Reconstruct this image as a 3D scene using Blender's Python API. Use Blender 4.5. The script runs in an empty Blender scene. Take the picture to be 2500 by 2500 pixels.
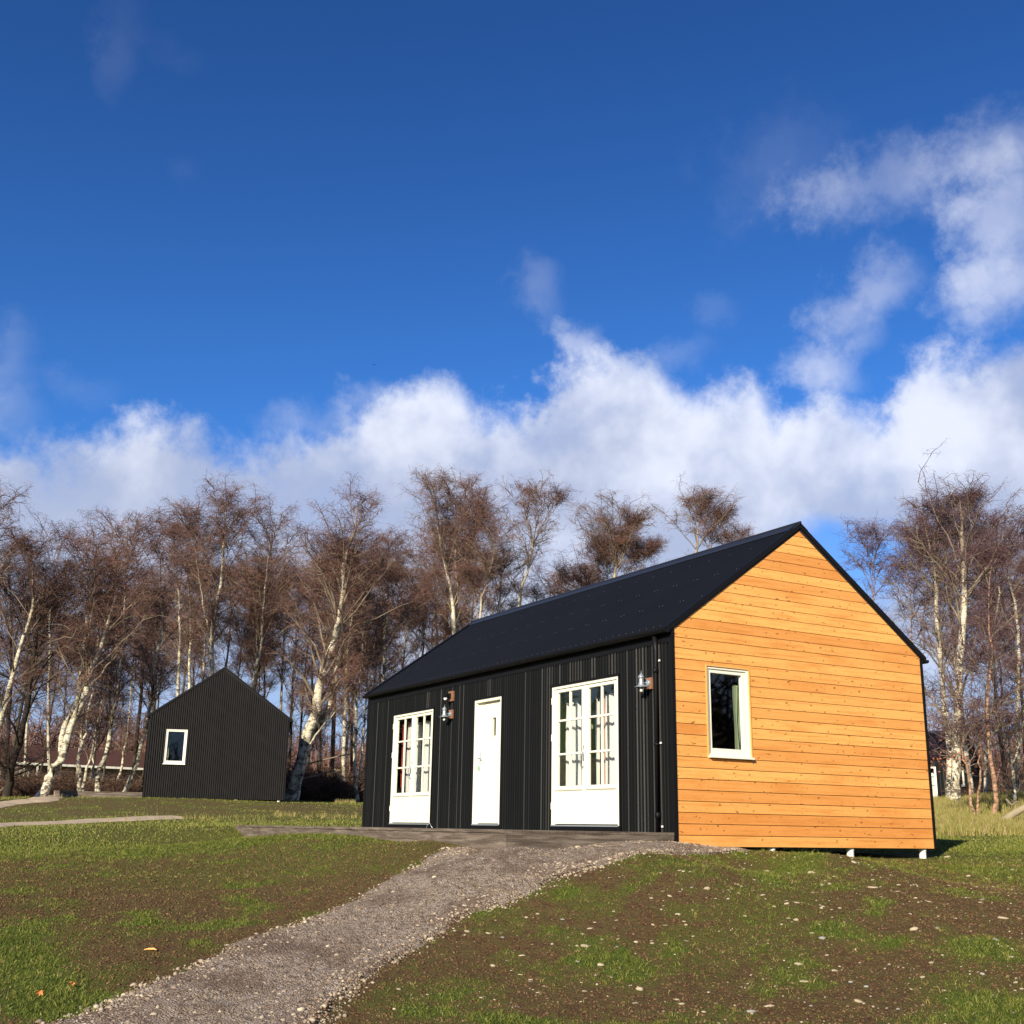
import bpy, math, random
import numpy as np
from mathutils import Vector, Matrix
R_=math.radians
rng=np.random.default_rng(7); random.seed(7)
sc=bpy.context.scene
COL=sc.collection

# ------------------------------------------------------------------ camera
CAM=np.array([12.03693,-9.38177,0.01475])
FWD=np.array([-0.83634482,0.47930407,0.26607322])
RGT=np.array([0.50103482,0.86527567,0.01619001])
UP =np.array([0.22246674,-0.14685238,0.96381685])
FPX=2800.74
cd=bpy.data.cameras.new("camera"); cam=bpy.data.objects.new("camera",cd); COL.objects.link(cam)
cd.sensor_width=36; cd.lens=36*FPX/2500; cd.clip_end=6000; cd.clip_start=.1
M=Matrix.Identity(4)
for i in range(3):
    M[i][0]=RGT[i]; M[i][1]=UP[i]; M[i][2]=-FWD[i]; M[i][3]=CAM[i]
cam.matrix_world=M; sc.camera=cam

def ray(u,v): return FWD+RGT*(u-1250)/FPX-UP*(v-1250)/FPX
def at(u,v,D):
    d=ray(u,v); return CAM+d*D/np.hypot(d[0],d[1])
def azel(u,v):
    d=ray(u,v); d=d/np.linalg.norm(d)
    a=math.atan2(d[0]*FWD[1]-d[1]*FWD[0], d[0]*FWD[0]+d[1]*FWD[1])
    return a, math.asin(d[2])

# ------------------------------------------------------------------ light
SUN_EL=R_(23); SUN_AZ=R_(35)            # azimuth from -y towards +x
sv=Vector((math.sin(SUN_AZ)*math.cos(SUN_EL),-math.cos(SUN_AZ)*math.cos(SUN_EL),math.sin(SUN_EL)))
sl=bpy.data.lights.new("sun","SUN"); sl.energy=5.0; sl.angle=R_(.5); sl.color=(1,.88,.70)
so=bpy.data.objects.new("sun",sl); COL.objects.link(so); so.rotation_euler=sv.to_track_quat('Z','Y').to_euler()
sc.view_settings.view_transform='Standard'; sc.view_settings.look='None'
sc.view_settings.exposure=0.62; sc.view_settings.gamma=1
sc.render.film_transparent=False
sc.cycles.max_bounces=6; sc.cycles.transparent_max_bounces=24

# ------------------------------------------------------------------ node helper
def SK(v): return v.outputs[0] if isinstance(v,bpy.types.Node) else v
class NT:
    def __init__(s,nt): s.nt=nt; nt.nodes.clear()
    def n(s,typ,ins=None,**kw):
        nd=s.nt.nodes.new(typ)
        for k,v in kw.items(): setattr(nd,k,v)
        if ins:
            for k,v in ins.items():
                v=SK(v)
                if hasattr(v,'is_output') : s.nt.links.new(v,nd.inputs[k])
                else: nd.inputs[k].default_value=v
        return nd
    def m(s,op,a,b=None,c=None,clamp=False):
        nd=s.nt.nodes.new('ShaderNodeMath'); nd.operation=op; nd.use_clamp=clamp
        for i,v in enumerate((a,b,c)):
            v=SK(v)
            if v is None: continue
            if hasattr(v,'is_output'): s.nt.links.new(v,nd.inputs[i])
            else: nd.inputs[i].default_value=v
        return nd.outputs[0]
    def vm(s,op,a,b=None):
        nd=s.nt.nodes.new('ShaderNodeVectorMath'); nd.operation=op
        for i,v in enumerate((a,b)):
            v=SK(v)
            if v is None: continue
            if hasattr(v,'is_output'): s.nt.links.new(v,nd.inputs[i])
            else: nd.inputs[i].default_value=v
        return nd
    def mix(s,f,a,b,bt='MIX'):
        nd=s.nt.nodes.new('ShaderNodeMix'); nd.data_type='RGBA'; nd.blend_type=bt
        for i,v in ((0,f),(6,a),(7,b)):
            if hasattr(v,'is_output'): s.nt.links.new(v,nd.inputs[i])
            else: nd.inputs[i].default_value=(v if i==0 else (*v,1) if len(v)==3 else v)
        return nd.outputs[2]
    def mr(s,v,a,b,c=0.,d=1.,smooth=True):
        nd=s.n('ShaderNodeMapRange',interpolation_type='SMOOTHSTEP' if smooth else 'LINEAR')
        for i,x in enumerate((v,a,b,c,d)):
            if hasattr(x,'is_output'): s.nt.links.new(x,nd.inputs[i])
            else: nd.inputs[i].default_value=x
        return nd.outputs[0]
    def noise(s,vec,scale,detail=4,rough=.55,dim='3D',dist=0.):
        nd=s.n('ShaderNodeTexNoise',noise_dimensions=dim)
        s.nt.links.new(vec,nd.inputs['Vector']); nd.inputs['Scale'].default_value=scale
        nd.inputs['Detail'].default_value=detail; nd.inputs['Roughness'].default_value=rough
        nd.inputs['Distortion'].default_value=dist
        return nd

# ------------------------------------------------------------------ sky with clouds
w=bpy.data.worlds.new("World"); sc.world=w; w.use_nodes=True
T=NT(w.node_tree)
sky=T.n('ShaderNodeTexSky',sky_type='NISHITA'); sky.sun_disc=False
sky.sun_elevation=SUN_EL; sky.sun_rotation=math.atan2(sv.x,sv.y)
sky.air_density=1.0; sky.dust_density=.3; sky.ozone_density=3.0; sky.altitude=0
tc=T.n('ShaderNodeTexCoord'); V=tc.outputs['Generated']
xyz=T.n('ShaderNodeSeparateXYZ',{0:V})
X,Y,Z=xyz.outputs
fx,fy=FWD[0]/math.hypot(FWD[0],FWD[1]),FWD[1]/math.hypot(FWD[0],FWD[1])
cr=T.m('SUBTRACT',T.m('MULTIPLY',X,fy),T.m('MULTIPLY',Y,fx))
dt=T.m('ADD',T.m('MULTIPLY',X,fx),T.m('MULTIPLY',Y,fy))
AZ=T.m('ARCTAN2',cr,dt); EL=T.m('ARCSINE',Z)
ae=T.n('ShaderNodeCombineXYZ',{0:AZ,1:EL}).outputs[0]
n1=T.noise(V,9,6,.6); n2=T.noise(V,28,6,.65); n3=T.noise(V,4.5,5,.55)
def cen(nd,amp): return T.vm('SCALE',T.vm('SUBTRACT',nd.outputs['Color'],(.5,.5,.5)).outputs[0])
def scl(nd,amp):
    a=T.vm('SUBTRACT',nd.outputs['Color'],(.5,.5,.5)).outputs[0]
    return T.vm('MULTIPLY',a,(amp,amp,0)).outputs[0]
aed=T.vm('ADD',T.vm('ADD',ae,scl(n1,.075)).outputs[0],scl(n2,.030)).outputs[0]
sp=T.n('ShaderNodeSeparateXYZ',{0:aed}); AZd,ELd=sp.outputs[0],sp.outputs[1]
k=2500/1932
top=[(-200,860),(0,852),(190,856),(260,850),(340,842),(430,856),(520,855),(640,835),(700,800),(760,768),(850,768),(900,800),(970,800),(1010,755),(1060,705),(1120,680),(1160,672),(1225,695),(1270,750),(1350,782),(1440,778),(1470,815),(1500,800),(1560,775),(1640,800),(1700,750),(1760,715),(1850,690),(1932,675),(2300,640)]
A0,A1=-.7,.7
cv=T.n('ShaderNodeFloatCurve')
c=cv.mapping.curves[0]
pts=[]
for (u,v) in top:
    a,e=azel(u*k,v*k); pts.append(((a-A0)/(A1-A0),e))
pts.sort()
c.points[0].location=(0,pts[0][1]); c.points[1].location=(1,pts[-1][1])
for x_,e_ in pts:
    if .01<x_<.99: c.points.new(x_,e_)
for q in c.points: q.handle_type='AUTO_CLAMPED'
cv.mapping.update()
T.nt.links.new(T.m('DIVIDE',T.m('SUBTRACT',AZd,A0),A1-A0,clamp=True),cv.inputs['Value'])
topE=cv.outputs[0]
nf=T.m('SUBTRACT',n2.outputs['Fac'],.5); nl=T.m('SUBTRACT',n1.outputs['Fac'],.5); nb=T.m('SUBTRACT',n3.outputs['Fac'],.5)
dtop=T.m('SUBTRACT',topE,ELd)
bank=T.mr(T.m('ADD',dtop,T.m('ADD',T.m('MULTIPLY',nf,.055),T.m('MULTIPLY',nl,.04))),-.028,.014)
# lower edge of the bank: a pale gap above the horizon
bot=T.mr(T.m('ADD',EL,T.m('ADD',T.m('MULTIPLY',nl,.10),T.m('MULTIPLY',nb,.10))),.04,.20,.5,1.)
# broken density
brk=T.mr(T.m('ADD',n1.outputs['Fac'],T.m('MULTIPLY',dtop,1.3)),.36,.62,.84,1.)
dens=T.m('MULTIPLY',T.m('MULTIPLY',bank,bot),brk)
# wisps: (u,v,ru,rv,weight) in the 1932 scale
blobs=[(1870,300,110,65,.26),(1700,335,170,60,.20),(1560,375,75,50,.2),(1890,420,80,95,.42),(1905,540,95,70,.45),(1650,530,85,50,.32),(1570,590,62,55,.38),(1610,640,50,35,.18),
 (1010,525,50,45,.12),(1040,580,28,40,.06),(1350,590,40,28,.06),(1090,630,45,32,.42),(1545,700,60,40,.35),(1250,665,80,28,.12),(700,770,70,40,.28),(590,790,90,35,.22),(10,690,45,70,.14),(15,780,50,40,.17),(140,735,75,25,.05),(240,50,40,60,.02),(225,140,30,50,.03),(350,315,30,20,.015),(330,90,50,26,.015),
 (1480,300,120,90,.05),(1560,720,60,30,.3),(40,960,190,60,.75),(250,920,90,45,.4),(430,900,120,35,.35)]
for (u,v,ru,rv,wt) in blobs:
    a,e=azel(u*k,v*k)
    d=T.vm('LENGTH',T.vm('MULTIPLY',T.vm('SUBTRACT',aed,(a,e,0)).outputs[0],(FPX/(ru*k*1.25),FPX/(rv*k*1.25),0)).outputs[0]).outputs['Value']
    g=T.mr(T.m('SUBTRACT',d,T.m('ADD',T.m('MULTIPLY',nf,1.5),T.m('MULTIPLY',nl,.8))),1.25,.0,0.,wt*1.08)
    dens=T.m('SUBTRACT',1.,T.m('MULTIPLY',T.m('SUBTRACT',1.,dens),T.m('SUBTRACT',1.,g)))
# the blue gap right of the gable
a,e=azel(1600*k,1050*k)
d=T.vm('LENGTH',T.vm('MULTIPLY',T.vm('SUBTRACT',aed,(a,e,0)).outputs[0],(FPX/(150*k),FPX/(75*k),0)).outputs[0]).outputs['Value']
dens=T.m('MULTIPLY',dens,T.mr(d,.3,1.3,.12,1.))
# away from the view: scattered clouds everywhere else
sky_col=T.mix(1.,sky.outputs[0],(.31,.69,1.20),'MULTIPLY')
sky_col=T.mix(T.mr(EL,.15,.75),sky_col,T.mix(1.,sky_col,(.62,.66,.72),'MULTIPLY'))
sky_col=T.mix(T.mr(EL,.30,.08,0.,.55),sky_col,(2.3,3.9,6.6))
shade=T.mr(T.m('ADD',T.m('MULTIPLY',n3.outputs['Fac'],1.),T.m('ADD',T.m('MULTIPLY',nl,.5),T.m('MULTIPLY',T.mr(EL,.2,.42),.35))),.45,.85)
ccol=T.mix(shade,(3.6,4.0,5.2),(6.7,6.95,7.8))
final=T.mix(T.m('MULTIPLY',dens,.90),sky_col,ccol)
bg=T.n('ShaderNodeBackground',{0:final,1:.09})
out=T.n('ShaderNodeOutputWorld',{0:bg.outputs[0]})

# ------------------------------------------------------------------ materials
def mat(name,fn):
    m=bpy.data.materials.new(name); m.use_nodes=True; t=NT(m.node_tree)
    o=t.n('ShaderNodeOutputMaterial'); s=fn(t); t.nt.links.new(s,o.inputs[0]); return m
def prin(t,col,rough=.6,metal=0.,spec=.5,normal=None,**kw):
    ins={'Roughness':rough,'Metallic':metal,'Specular IOR Level':spec}
    ins['Base Color']=col if hasattr(col,'is_output') else (*col,1)
    if normal is not None: ins['Normal']=normal
    ins.update(kw)
    return t.n('ShaderNodeBsdfPrincipled',ins).outputs[0]
def bump(t,h,strength=.4,dist=.01):
    return t.n('ShaderNodeBump',{'Strength':strength,'Distance':dist,'Height':h}).outputs[0]
def simple(name,col,rough=.6,metal=0.,spec=.5,var=.12,scale=8,bm=0.):
    def f(t):
        o=t.n('ShaderNodeTexCoord').outputs['Object']
        n=t.noise(o,scale,5)
        c_=t.mix(n.outputs['Fac'],tuple(x*(1-var) for x in col),tuple(min(1,x*(1+var)) for x in col))
        nm=bump(t,t.noise(o,scale*12,3).outputs['Fac'],bm,.003) if bm else None
        return prin(t,c_,rough,metal,spec,nm)
    return mat(name,f)
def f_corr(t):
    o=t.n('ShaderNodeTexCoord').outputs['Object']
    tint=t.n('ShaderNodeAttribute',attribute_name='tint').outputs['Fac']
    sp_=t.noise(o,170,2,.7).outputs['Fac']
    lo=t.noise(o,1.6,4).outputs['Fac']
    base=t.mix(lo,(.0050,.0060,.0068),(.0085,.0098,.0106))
    glint=t.m('MULTIPLY',tint,t.mr(sp_,.40,.62,.35,1.))
    c_=t.mix(glint,base,(.095,.094,.088))  # sun glints on some ridges painted in as a paler speckled colour
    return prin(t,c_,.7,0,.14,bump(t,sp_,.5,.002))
m_corr=mat('black_corrugated_sheet',f_corr)
def f_corr2(t):
    o=t.n('ShaderNodeTexCoord').outputs['Object']
    lo=t.noise(o,2.2,4).outputs['Fac']; sp_=t.noise(o,120,2).outputs['Fac']
    return prin(t,t.mix(lo,(.016,.0158,.0156),(.027,.0265,.026)),.75,0,.12,bump(t,sp_,.3,.002))
m_corr2=mat('weathered_black_corrugated_sheet',f_corr2)
def f_roof(t):
    o=t.n('ShaderNodeTexCoord').outputs['Object']
    lo=t.noise(o,1.2,4).outputs['Fac']; sp_=t.noise(o,150,2).outputs['Fac']
    return prin(t,t.mix(lo,(.0035,.0045,.0072),(.006,.0072,.0105)),.55,0,.17,bump(t,sp_,.3,.002))
m_roof=mat('black_roof_sheet',f_roof)
m_black=simple('black_trim',(.006,.006,.007),.5,0,.18)
m_ridge=simple('ridge_cap_metal',(.018,.022,.034),.45,.0,.4)
m_screw=simple('screw_metal',(.10,.11,.12),.5,.0,.3)
m_white=simple('white_paint',(.82,.80,.66),.38,0,.5,.02,5)
m_winwhite=simple('window_white_paint',(.80,.80,.68),.35,0,.5,.02,5)
m_dark=simple('dark_void',(.012,.012,.013),.8)
m_steel=simple('galvanised_steel',(.42,.48,.52),.38,.55,.5,.12,30)
m_block=simple('stained_wood_block',(.24,.12,.07),.6,0,.4,.3,14)
def f_wood(t):
    o=t.n('ShaderNodeTexCoord').outputs['Object']
    b=t.n('ShaderNodeAttribute',attribute_name='tint').outputs['Fac']
    off=t.n('ShaderNodeCombineXYZ',{0:t.m('MULTIPLY',b,13.),1:t.m('MULTIPLY',b,71.),2:t.m('MULTIPLY',b,7.)}).outputs[0]
    p_=t.vm('ADD',o,off).outputs[0]
    g=t.noise(t.vm('MULTIPLY',p_,(1,1.2,26)).outputs[0],1.,6,.6,dist=.35).outputs['Fac']
    g2=t.noise(t.vm('MULTIPLY',p_,(1,5,160)).outputs[0],1.,3,.6).outputs['Fac']
    lo=t.noise(t.vm('MULTIPLY',p_,(1,.9,2)).outputs[0],1.,3).outputs['Fac']
    tone=t.m('FRACT',t.m('MULTIPLY',b,37.7))
    c_=t.mix(t.m('POWER',tone,1.3),(.87,.45,.125),(.67,.28,.070))
    c_=t.mix(t.mr(g,.45,.72,0,.55),c_,(.50,.165,.026))
    c_=t.mix(t.mr(g2,.35,.7,0,.14),c_,(.93,.47,.13))
    c_=t.mix(t.mr(lo,.48,.72,0,.42),c_,(.58,.20,.036))
    # knots
    vp=t.vm('MULTIPLY',p_,(0,6.5,13)).outputs[0]
    vo=t.n('ShaderNodeTexVoronoi',{'Vector':t.vm('ADD',vp,t.vm('SCALE',t.noise(p_,14,3).outputs['Color'])).outputs[0],'Scale':1.,'Randomness':1.})
    hv=t.n('ShaderNodeSeparateXYZ',{0:vo.outputs['Color']}).outputs[0]
    rad=t.m('ADD',.04,t.m('MULTIPLY',hv,.14))
    kn=t.mr(vo.outputs['Distance'],t.m('ADD',rad,.05),rad)
    kn=t.m('MULTIPLY',kn,t.mr(hv,.15,.3))
    c_=t.mix(t.m('MULTIPLY',kn,.75),c_,(.20,.062,.014))
    # streaky tears round the knots
    st=t.noise(t.vm('MULTIPLY',p_,(1,14,60)).outputs[0],1.,4,.75).outputs['Fac']
    c_=t.mix(t.mr(st,.57,.70,0,.6),c_,(.28,.09,.02))
    return prin(t,c_,.55,0,.3,bump(t,g,.25,.003))
m_wood=mat('oiled_larch_cladding',f_wood)
m_trimwood=simple('pale_larch_trim',(.72,.40,.12),.55,0,.3,.15,14)
def f_deck(t):
    o=t.n('ShaderNodeTexCoord').outputs['Object']
    g=t.noise(t.vm('MULTIPLY',o,(1.1,1.1,17)).outputs[0],1.5,6,.65,dist=.6).outputs['Fac']
    st=t.noise(o,1.7,4).outputs['Fac']; f3=t.noise(o,45,4,.7).outputs['Fac']
    c_=t.mix(t.mr(g,.35,.7),(.075,.058,.045),(.21,.175,.14))
    c_=t.mix(t.mr(st,.55,.75,0,.6),c_,(.075,.052,.038))
    c_=t.mix(t.mr(f3,.55,.75,0,.35),c_,(.33,.30,.27))
    return prin(t,c_,.8,0,.2,bump(t,g,.4,.006))
m_deck=mat('weathered_timber',f_deck)
m_deckpink=simple('weathered_pinkish_timber',(.36,.27,.22),.8,0,.2,.25,6)
m_in_green=simple('green_interior_paint',(.28,.40,.20),.7)
m_in_cream=simple('cream_wainscot',(.62,.58,.40),.6)
m_in_dark=simple('dark_interior',(.05,.05,.045),.8)
m_floor=simple('interior_floor',(.20,.13,.08),.5)
def f_curt(t,col):
    o=t.n('ShaderNodeTexCoord').outputs['Object']
    d=t.n('ShaderNodeBsdfDiffuse',{0:(*col,1)}).outputs[0]; tr=t.n('ShaderNodeBsdfTranslucent',{0:(*col,1)}).outputs[0]
    return t.n('ShaderNodeMixShader',{0:.35,1:d,2:tr}).outputs[0]
m_curt=mat('white_curtain_cloth',lambda t:f_curt(t,(.90,.90,.86)))
m_curtp=mat('pink_curtain_cloth',lambda t:f_curt(t,(.72,.42,.33)))
m_wallstrip=mat('sunlit_green_wall_strip',lambda t:f_curt(t,(.36,.44,.28)))
m_curtr=mat('red_curtain_cloth',lambda t:f_curt(t,(.38,.07,.05)))
def f_glass(t):
    fr=t.m('ADD',.032,t.m('MULTIPLY',t.m('POWER',t.n('ShaderNodeLayerWeight').outputs['Facing'],4.),.5))
    tr=t.n('ShaderNodeBsdfTransparent',{0:(.97,.985,.98,1)}).outputs[0]
    gl=t.n('ShaderNodeBsdfGlossy',{0:(1,1,1,1),'Roughness':.02}).outputs[0]
    return t.n('ShaderNodeMixShader',{0:t.m('MULTIPLY',fr,1.,clamp=True),1:tr,2:gl}).outputs[0]
m_glass=mat('window_glass',f_glass)
m_bulb=simple('frosted_bulb',(.8,.78,.7),.2)
m_whiteplastic=simple('white_plastic',(.8,.8,.78),.4)
m_green=simple('green_tag',(.08,.45,.22),.5)
m_pier=simple('white_pipe',(.75,.74,.70),.5,0,.4,.08,8)

def f_ground(t):
    o=t.n('ShaderNodeTexCoord').outputs['Object']
    cover=t.n('ShaderNodeAttribute',attribute_name='cover').outputs['Fac']
    far=t.n('ShaderNodeAttribute',attribute_name='far').outputs['Fac']
    a=t.noise(o,1.1,5,.6).outputs['Fac']; b=t.noise(o,7,6,.7).outputs['Fac']; c1=t.noise(o,38,5,.75).outputs['Fac']; d1=t.noise(o,120,3,.7).outputs['Fac']
    soil=t.mix(t.mr(b,.3,.7),(.100,.057,.029),(.180,.112,.058))
    soil=t.mix(t.mr(c1,.45,.75,0,.8),soil,(.21,.132,.068))
    soil=t.mix(t.mr(c1,.5,.3,0,.85),soil,(.030,.017,.010))  # crevice shade painted in where the fine bumps are low
    red=t.mix(t.mr(a,.5,.75,0,.5),soil,(.135,.058,.028))
    moss=t.mix(t.mr(d1,.35,.7),(.055,.058,.016),(.20,.19,.05))
    sparse=t.mr(t.m('ADD',t.m('MULTIPLY',b,.9),t.m('ADD',t.m('MULTIPLY',c1,.7),t.m('MULTIPLY',cover,.75))),.70,1.02)
    c_=t.mix(sparse,red,moss)
    gr=t.mix(t.mr(c1,.3,.7),(.055,.085,.013),(.15,.19,.032))
    c_=t.mix(t.mr(t.m('ADD',cover,t.m('MULTIPLY',t.m('SUBTRACT',b,.5),.7)),.45,.8),c_,gr)
    straw=t.mix(t.mr(b,.4,.65),(.20,.17,.07),(.11,.12,.04))
    c_=t.mix(t.m('MULTIPLY',far,t.mr(b,.35,.6)),c_,straw)
    h=t.m('ADD',t.m('MULTIPLY',b,.5),t.m('ADD',t.m('MULTIPLY',c1,.35),t.m('MULTIPLY',d1,.15)))
    return prin(t,c_,.95,0,.1,bump(t,h,1.,.09))
m_ground=mat('bare_earth_and_grass',f_ground)
def f_gravel(t):
    o=t.n('ShaderNodeTexCoord').outputs['Object']
    a=t.noise(o,1.5,6,.7).outputs['Fac']
    vo=t.n('ShaderNodeTexVoronoi',{'Vector':o,'Scale':62.}); vo2=t.n('ShaderNodeTexVoronoi',{'Vector':o,'Scale':24.})
    h1=t.n('ShaderNodeSeparateXYZ',{0:vo.outputs['Color']}).outputs[0]; h2=t.n('ShaderNodeSeparateXYZ',{0:vo2.outputs['Color']}).outputs[1]
    fine=t.noise(o,150,4,.8).outputs['Fac']; mid=t.noise(o,14,5,.7).outputs['Fac']
    c_=t.mix(h1,(.21,.155,.11),(.62,.50,.37))
    c_=t.mix(t.mr(h2,.72,.95,0,.6),c_,(.52,.46,.42))
    c_=t.mix(t.mr(a,.45,.62,0,.75),c_,(.21,.145,.10))
    c_=t.mix(t.mr(mid,.48,.66,0,.7),c_,(.11,.07,.045))
    c_=t.mix(t.mr(fine,.52,.7,0,.45),c_,(.10,.08,.07))
    h=t.m('SUBTRACT',t.m('ADD',t.m('MULTIPLY',fine,.35),t.m('MULTIPLY',mid,.9)),t.m('MULTIPLY',vo.outputs['Distance'],.8))
    return prin(t,c_,.9,0,.15,bump(t,h,1.,.04))
m_gravel=mat('compacted_gravel',f_gravel)
m_gravelf=simple('lightened_far_gravel',(.46,.37,.26),.9,0,.1,.3,5)  # same gravel, its paler look at a grazing angle put into the colour
def f_stone(t):
    o=t.n('ShaderNodeTexCoord').outputs['Object']
    r_=t.n('ShaderNodeObjectInfo').outputs['Random']
    n=t.noise(o,30,5,.7).outputs['Fac']
    c_=t.mix(r_,(.37,.31,.20),(.48,.42,.30)); c_=t.mix(t.mr(r_,.8,.9),c_,(.28,.28,.26))
    c_=t.mix(t.mr(n,.45,.75,0,.5),c_,(.27,.20,.12))
    return prin(t,c_,.85,0,.2,bump(t,n,.5,.004))
m_stone=mat('pale_stone',f_stone)
def f_peb(t):
    v_=t.n('ShaderNodeAttribute',attribute_name='tint').outputs['Fac']
    c_=t.mix(v_,(.15,.105,.075),(.54,.46,.34))
    return prin(t,c_,.85,0,.2)
m_peb=mat('gravel_pebbles',f_peb)
def f_clod(t):
    v_=t.n('ShaderNodeAttribute',attribute_name='tint').outputs['Fac']
    return prin(t,t.mix(v_,(.062,.036,.018),(.165,.10,.052)),.95,0,.1)
m_clod=mat('soil_clods',f_clod)
def f_blade(t):
    v_=t.n('ShaderNodeAttribute',attribute_name='tint').outputs['Fac']
    c_=t.mix(t.mr(v_,0.,.5,smooth=False),(.042,.070,.012),(.20,.23,.038)); c_=t.mix(t.mr(v_,.5,.8,smooth=False),c_,(.30,.27,.07)); c_=t.mix(t.mr(v_,.8,1.,smooth=False),c_,(.42,.33,.15))
    d=prin(t,c_,.6,0,.25); tr=t.n('ShaderNodeBsdfTranslucent',{0:c_}).outputs[0]
    return t.n('ShaderNodeMixShader',{0:.25,1:d,2:tr}).outputs[0]
m_blade=mat('grass_blades',f_blade)
def f_bark(dark):
    def f(t):
        o=t.n('ShaderNodeTexCoord').outputs['Object']
        hgt=t.n('ShaderNodeAttribute',attribute_name='hgt').outputs['Fac']
        a=t.noise(t.vm('MULTIPLY',o,(2.6,2.6,5)).outputs[0],1.,5,.72).outputs['Fac']
        b=t.noise(t.vm('MULTIPLY',o,(6,6,30)).outputs[0],1.,4,.7).outputs['Fac']
        c2=t.noise(o,1.3,3).outputs['Fac']
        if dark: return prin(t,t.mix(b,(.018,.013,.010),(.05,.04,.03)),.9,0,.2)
        wh=t.mix(c2,(.56,.51,.38),(.74,.68,.53))
        olive=(.17,.15,.08)
        c_=t.mix(t.mr(t.noise(o,3.2,5,.7).outputs['Fac'],.47,.62,0,.75),wh,olive)
        c_=t.mix(t.mr(b,.54,.64,0,.85),c_,(.045,.035,.028))
        c_=t.mix(t.mr(t.m('ADD',a,t.m('MULTIPLY',hgt,-.22)),.46,.54,0,.9),c_,(.05,.04,.028))
        c_=t.mix(t.mr(hgt,.55,.95,0,.8),c_,(.17,.12,.085))
        return prin(t,c_,.8,0,.2,bump(t,b,.4,.01))
    return f
m_bark=mat('birch_bark',f_bark(False)); m_barkshade=simple('shaded_birch_bark',(.075,.062,.045),.9,0,.1,.7,1.5); m_barkd=mat('dark_bark',f_bark(True))  # grey brown one: shade of the front trees painted into back row trunks
def f_barkp(t):
    o=t.n('ShaderNodeTexCoord').outputs['Object']; a=t.noise(t.vm('MULTIPLY',o,(6,6,14)).outputs[0],1.,4,.7).outputs['Fac']
    return prin(t,t.mix(t.mr(a,.4,.62),(.46,.27,.17),(.13,.085,.055)),.8,0,.2)
m_barkp=mat('pinkish_young_bark',f_barkp)
m_limb=simple('birch_limb_bark',(.20,.16,.115),.8,0,.2,.75,2.2)
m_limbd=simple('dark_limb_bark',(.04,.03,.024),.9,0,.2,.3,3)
def f_twig(ca,cb):
    def f(t):
        o=t.n('ShaderNodeTexCoord').outputs['Object']; n=t.noise(o,.6,4).outputs['Fac']
        return prin(t,t.mix(t.mr(n,.35,.65),ca,cb),.7,0,.25)
    return f
m_twig=mat('brown_birch_twigs',f_twig((.105,.056,.044),(.185,.100,.074)))
m_twigp=mat('purple_birch_twigs',f_twig((.090,.050,.055),(.13,.072,.070)))
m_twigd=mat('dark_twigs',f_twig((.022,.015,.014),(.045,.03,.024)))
m_brush=mat('bramble_stems',f_twig((.065,.038,.025),(.15,.09,.058)))
m_leaf=simple('orange_leaf',(.65,.22,.06),.6)
m_leafb=simple('copper_leaf',(.30,.10,.05),.6)
m_log=simple('dead_log_bark',(.30,.25,.16),.85,0,.2,.3,6)

# ------------------------------------------------------------------ mesh builder
def mkobj(name,verts,faces,mats,parent=None,mi=None,smooth=False,attr=None,vattr=None,loc=None):
    me=bpy.data.meshes.new(name)
    if isinstance(faces,np.ndarray):
        nv=len(verts); nf=len(faces); kk=faces.shape[1]
        me.vertices.add(nv); me.vertices.foreach_set('co',np.asarray(verts,dtype=np.float32).ravel())
        me.loops.add(nf*kk); me.loops.foreach_set('vertex_index',faces.astype(np.int32).ravel())
        me.polygons.add(nf); me.polygons.foreach_set('loop_start',np.arange(0,nf*kk,kk,dtype=np.int32))
        try: me.polygons.foreach_set('loop_total',np.full(nf,kk,dtype=np.int32))
        except Exception: pass
        if mi is not None: me.polygons.foreach_set('material_index',np.asarray(mi,dtype=np.int32))
        if smooth: me.polygons.foreach_set('use_smooth',np.ones(nf,dtype=bool))
        me.update(calc_edges=True)
    else:
        me.from_pydata([tuple(v) for v in verts],[],faces)
        if mi is not None:
            for p_,i_ in zip(me.polygons,mi): p_.material_index=i_
        if smooth:
            for p_ in me.polygons: p_.use_smooth=True
        me.update()
    if not isinstance(mats,(list,tuple)): mats=[mats]
    for m in mats: me.materials.append(m)
    if attr is not None:
        for kx,vals in attr.items():
            at_=me.attributes.new(kx,'FLOAT','FACE'); at_.data.foreach_set('value',np.asarray(vals,dtype=np.float32))
    if vattr is not None:
        for kx,vals in vattr.items():
            at_=me.attributes.new(kx,'FLOAT','POINT'); at_.data.foreach_set('value',np.asarray(vals,dtype=np.float32))
    o=bpy.data.objects.new(name,me); COL.objects.link(o)
    if parent is not None: o.parent=parent
    if loc is not None: o.location=loc
    return o
def tag(o,label=None,cat=None,group=None,kind=None):
    if label: o['label']=label
    if cat: o['category']=cat
    if group: o['group']=group
    if kind: o['kind']=kind
    return o
def empty(name,loc=(0,0,0),rz=0,label=None,cat=None,group=None):
    o=bpy.data.objects.new(name,None); COL.objects.link(o); o.location=loc; o.rotation_euler=(0,0,rz); o.empty_display_size=.2
    return tag(o,label,cat,group)
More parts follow.
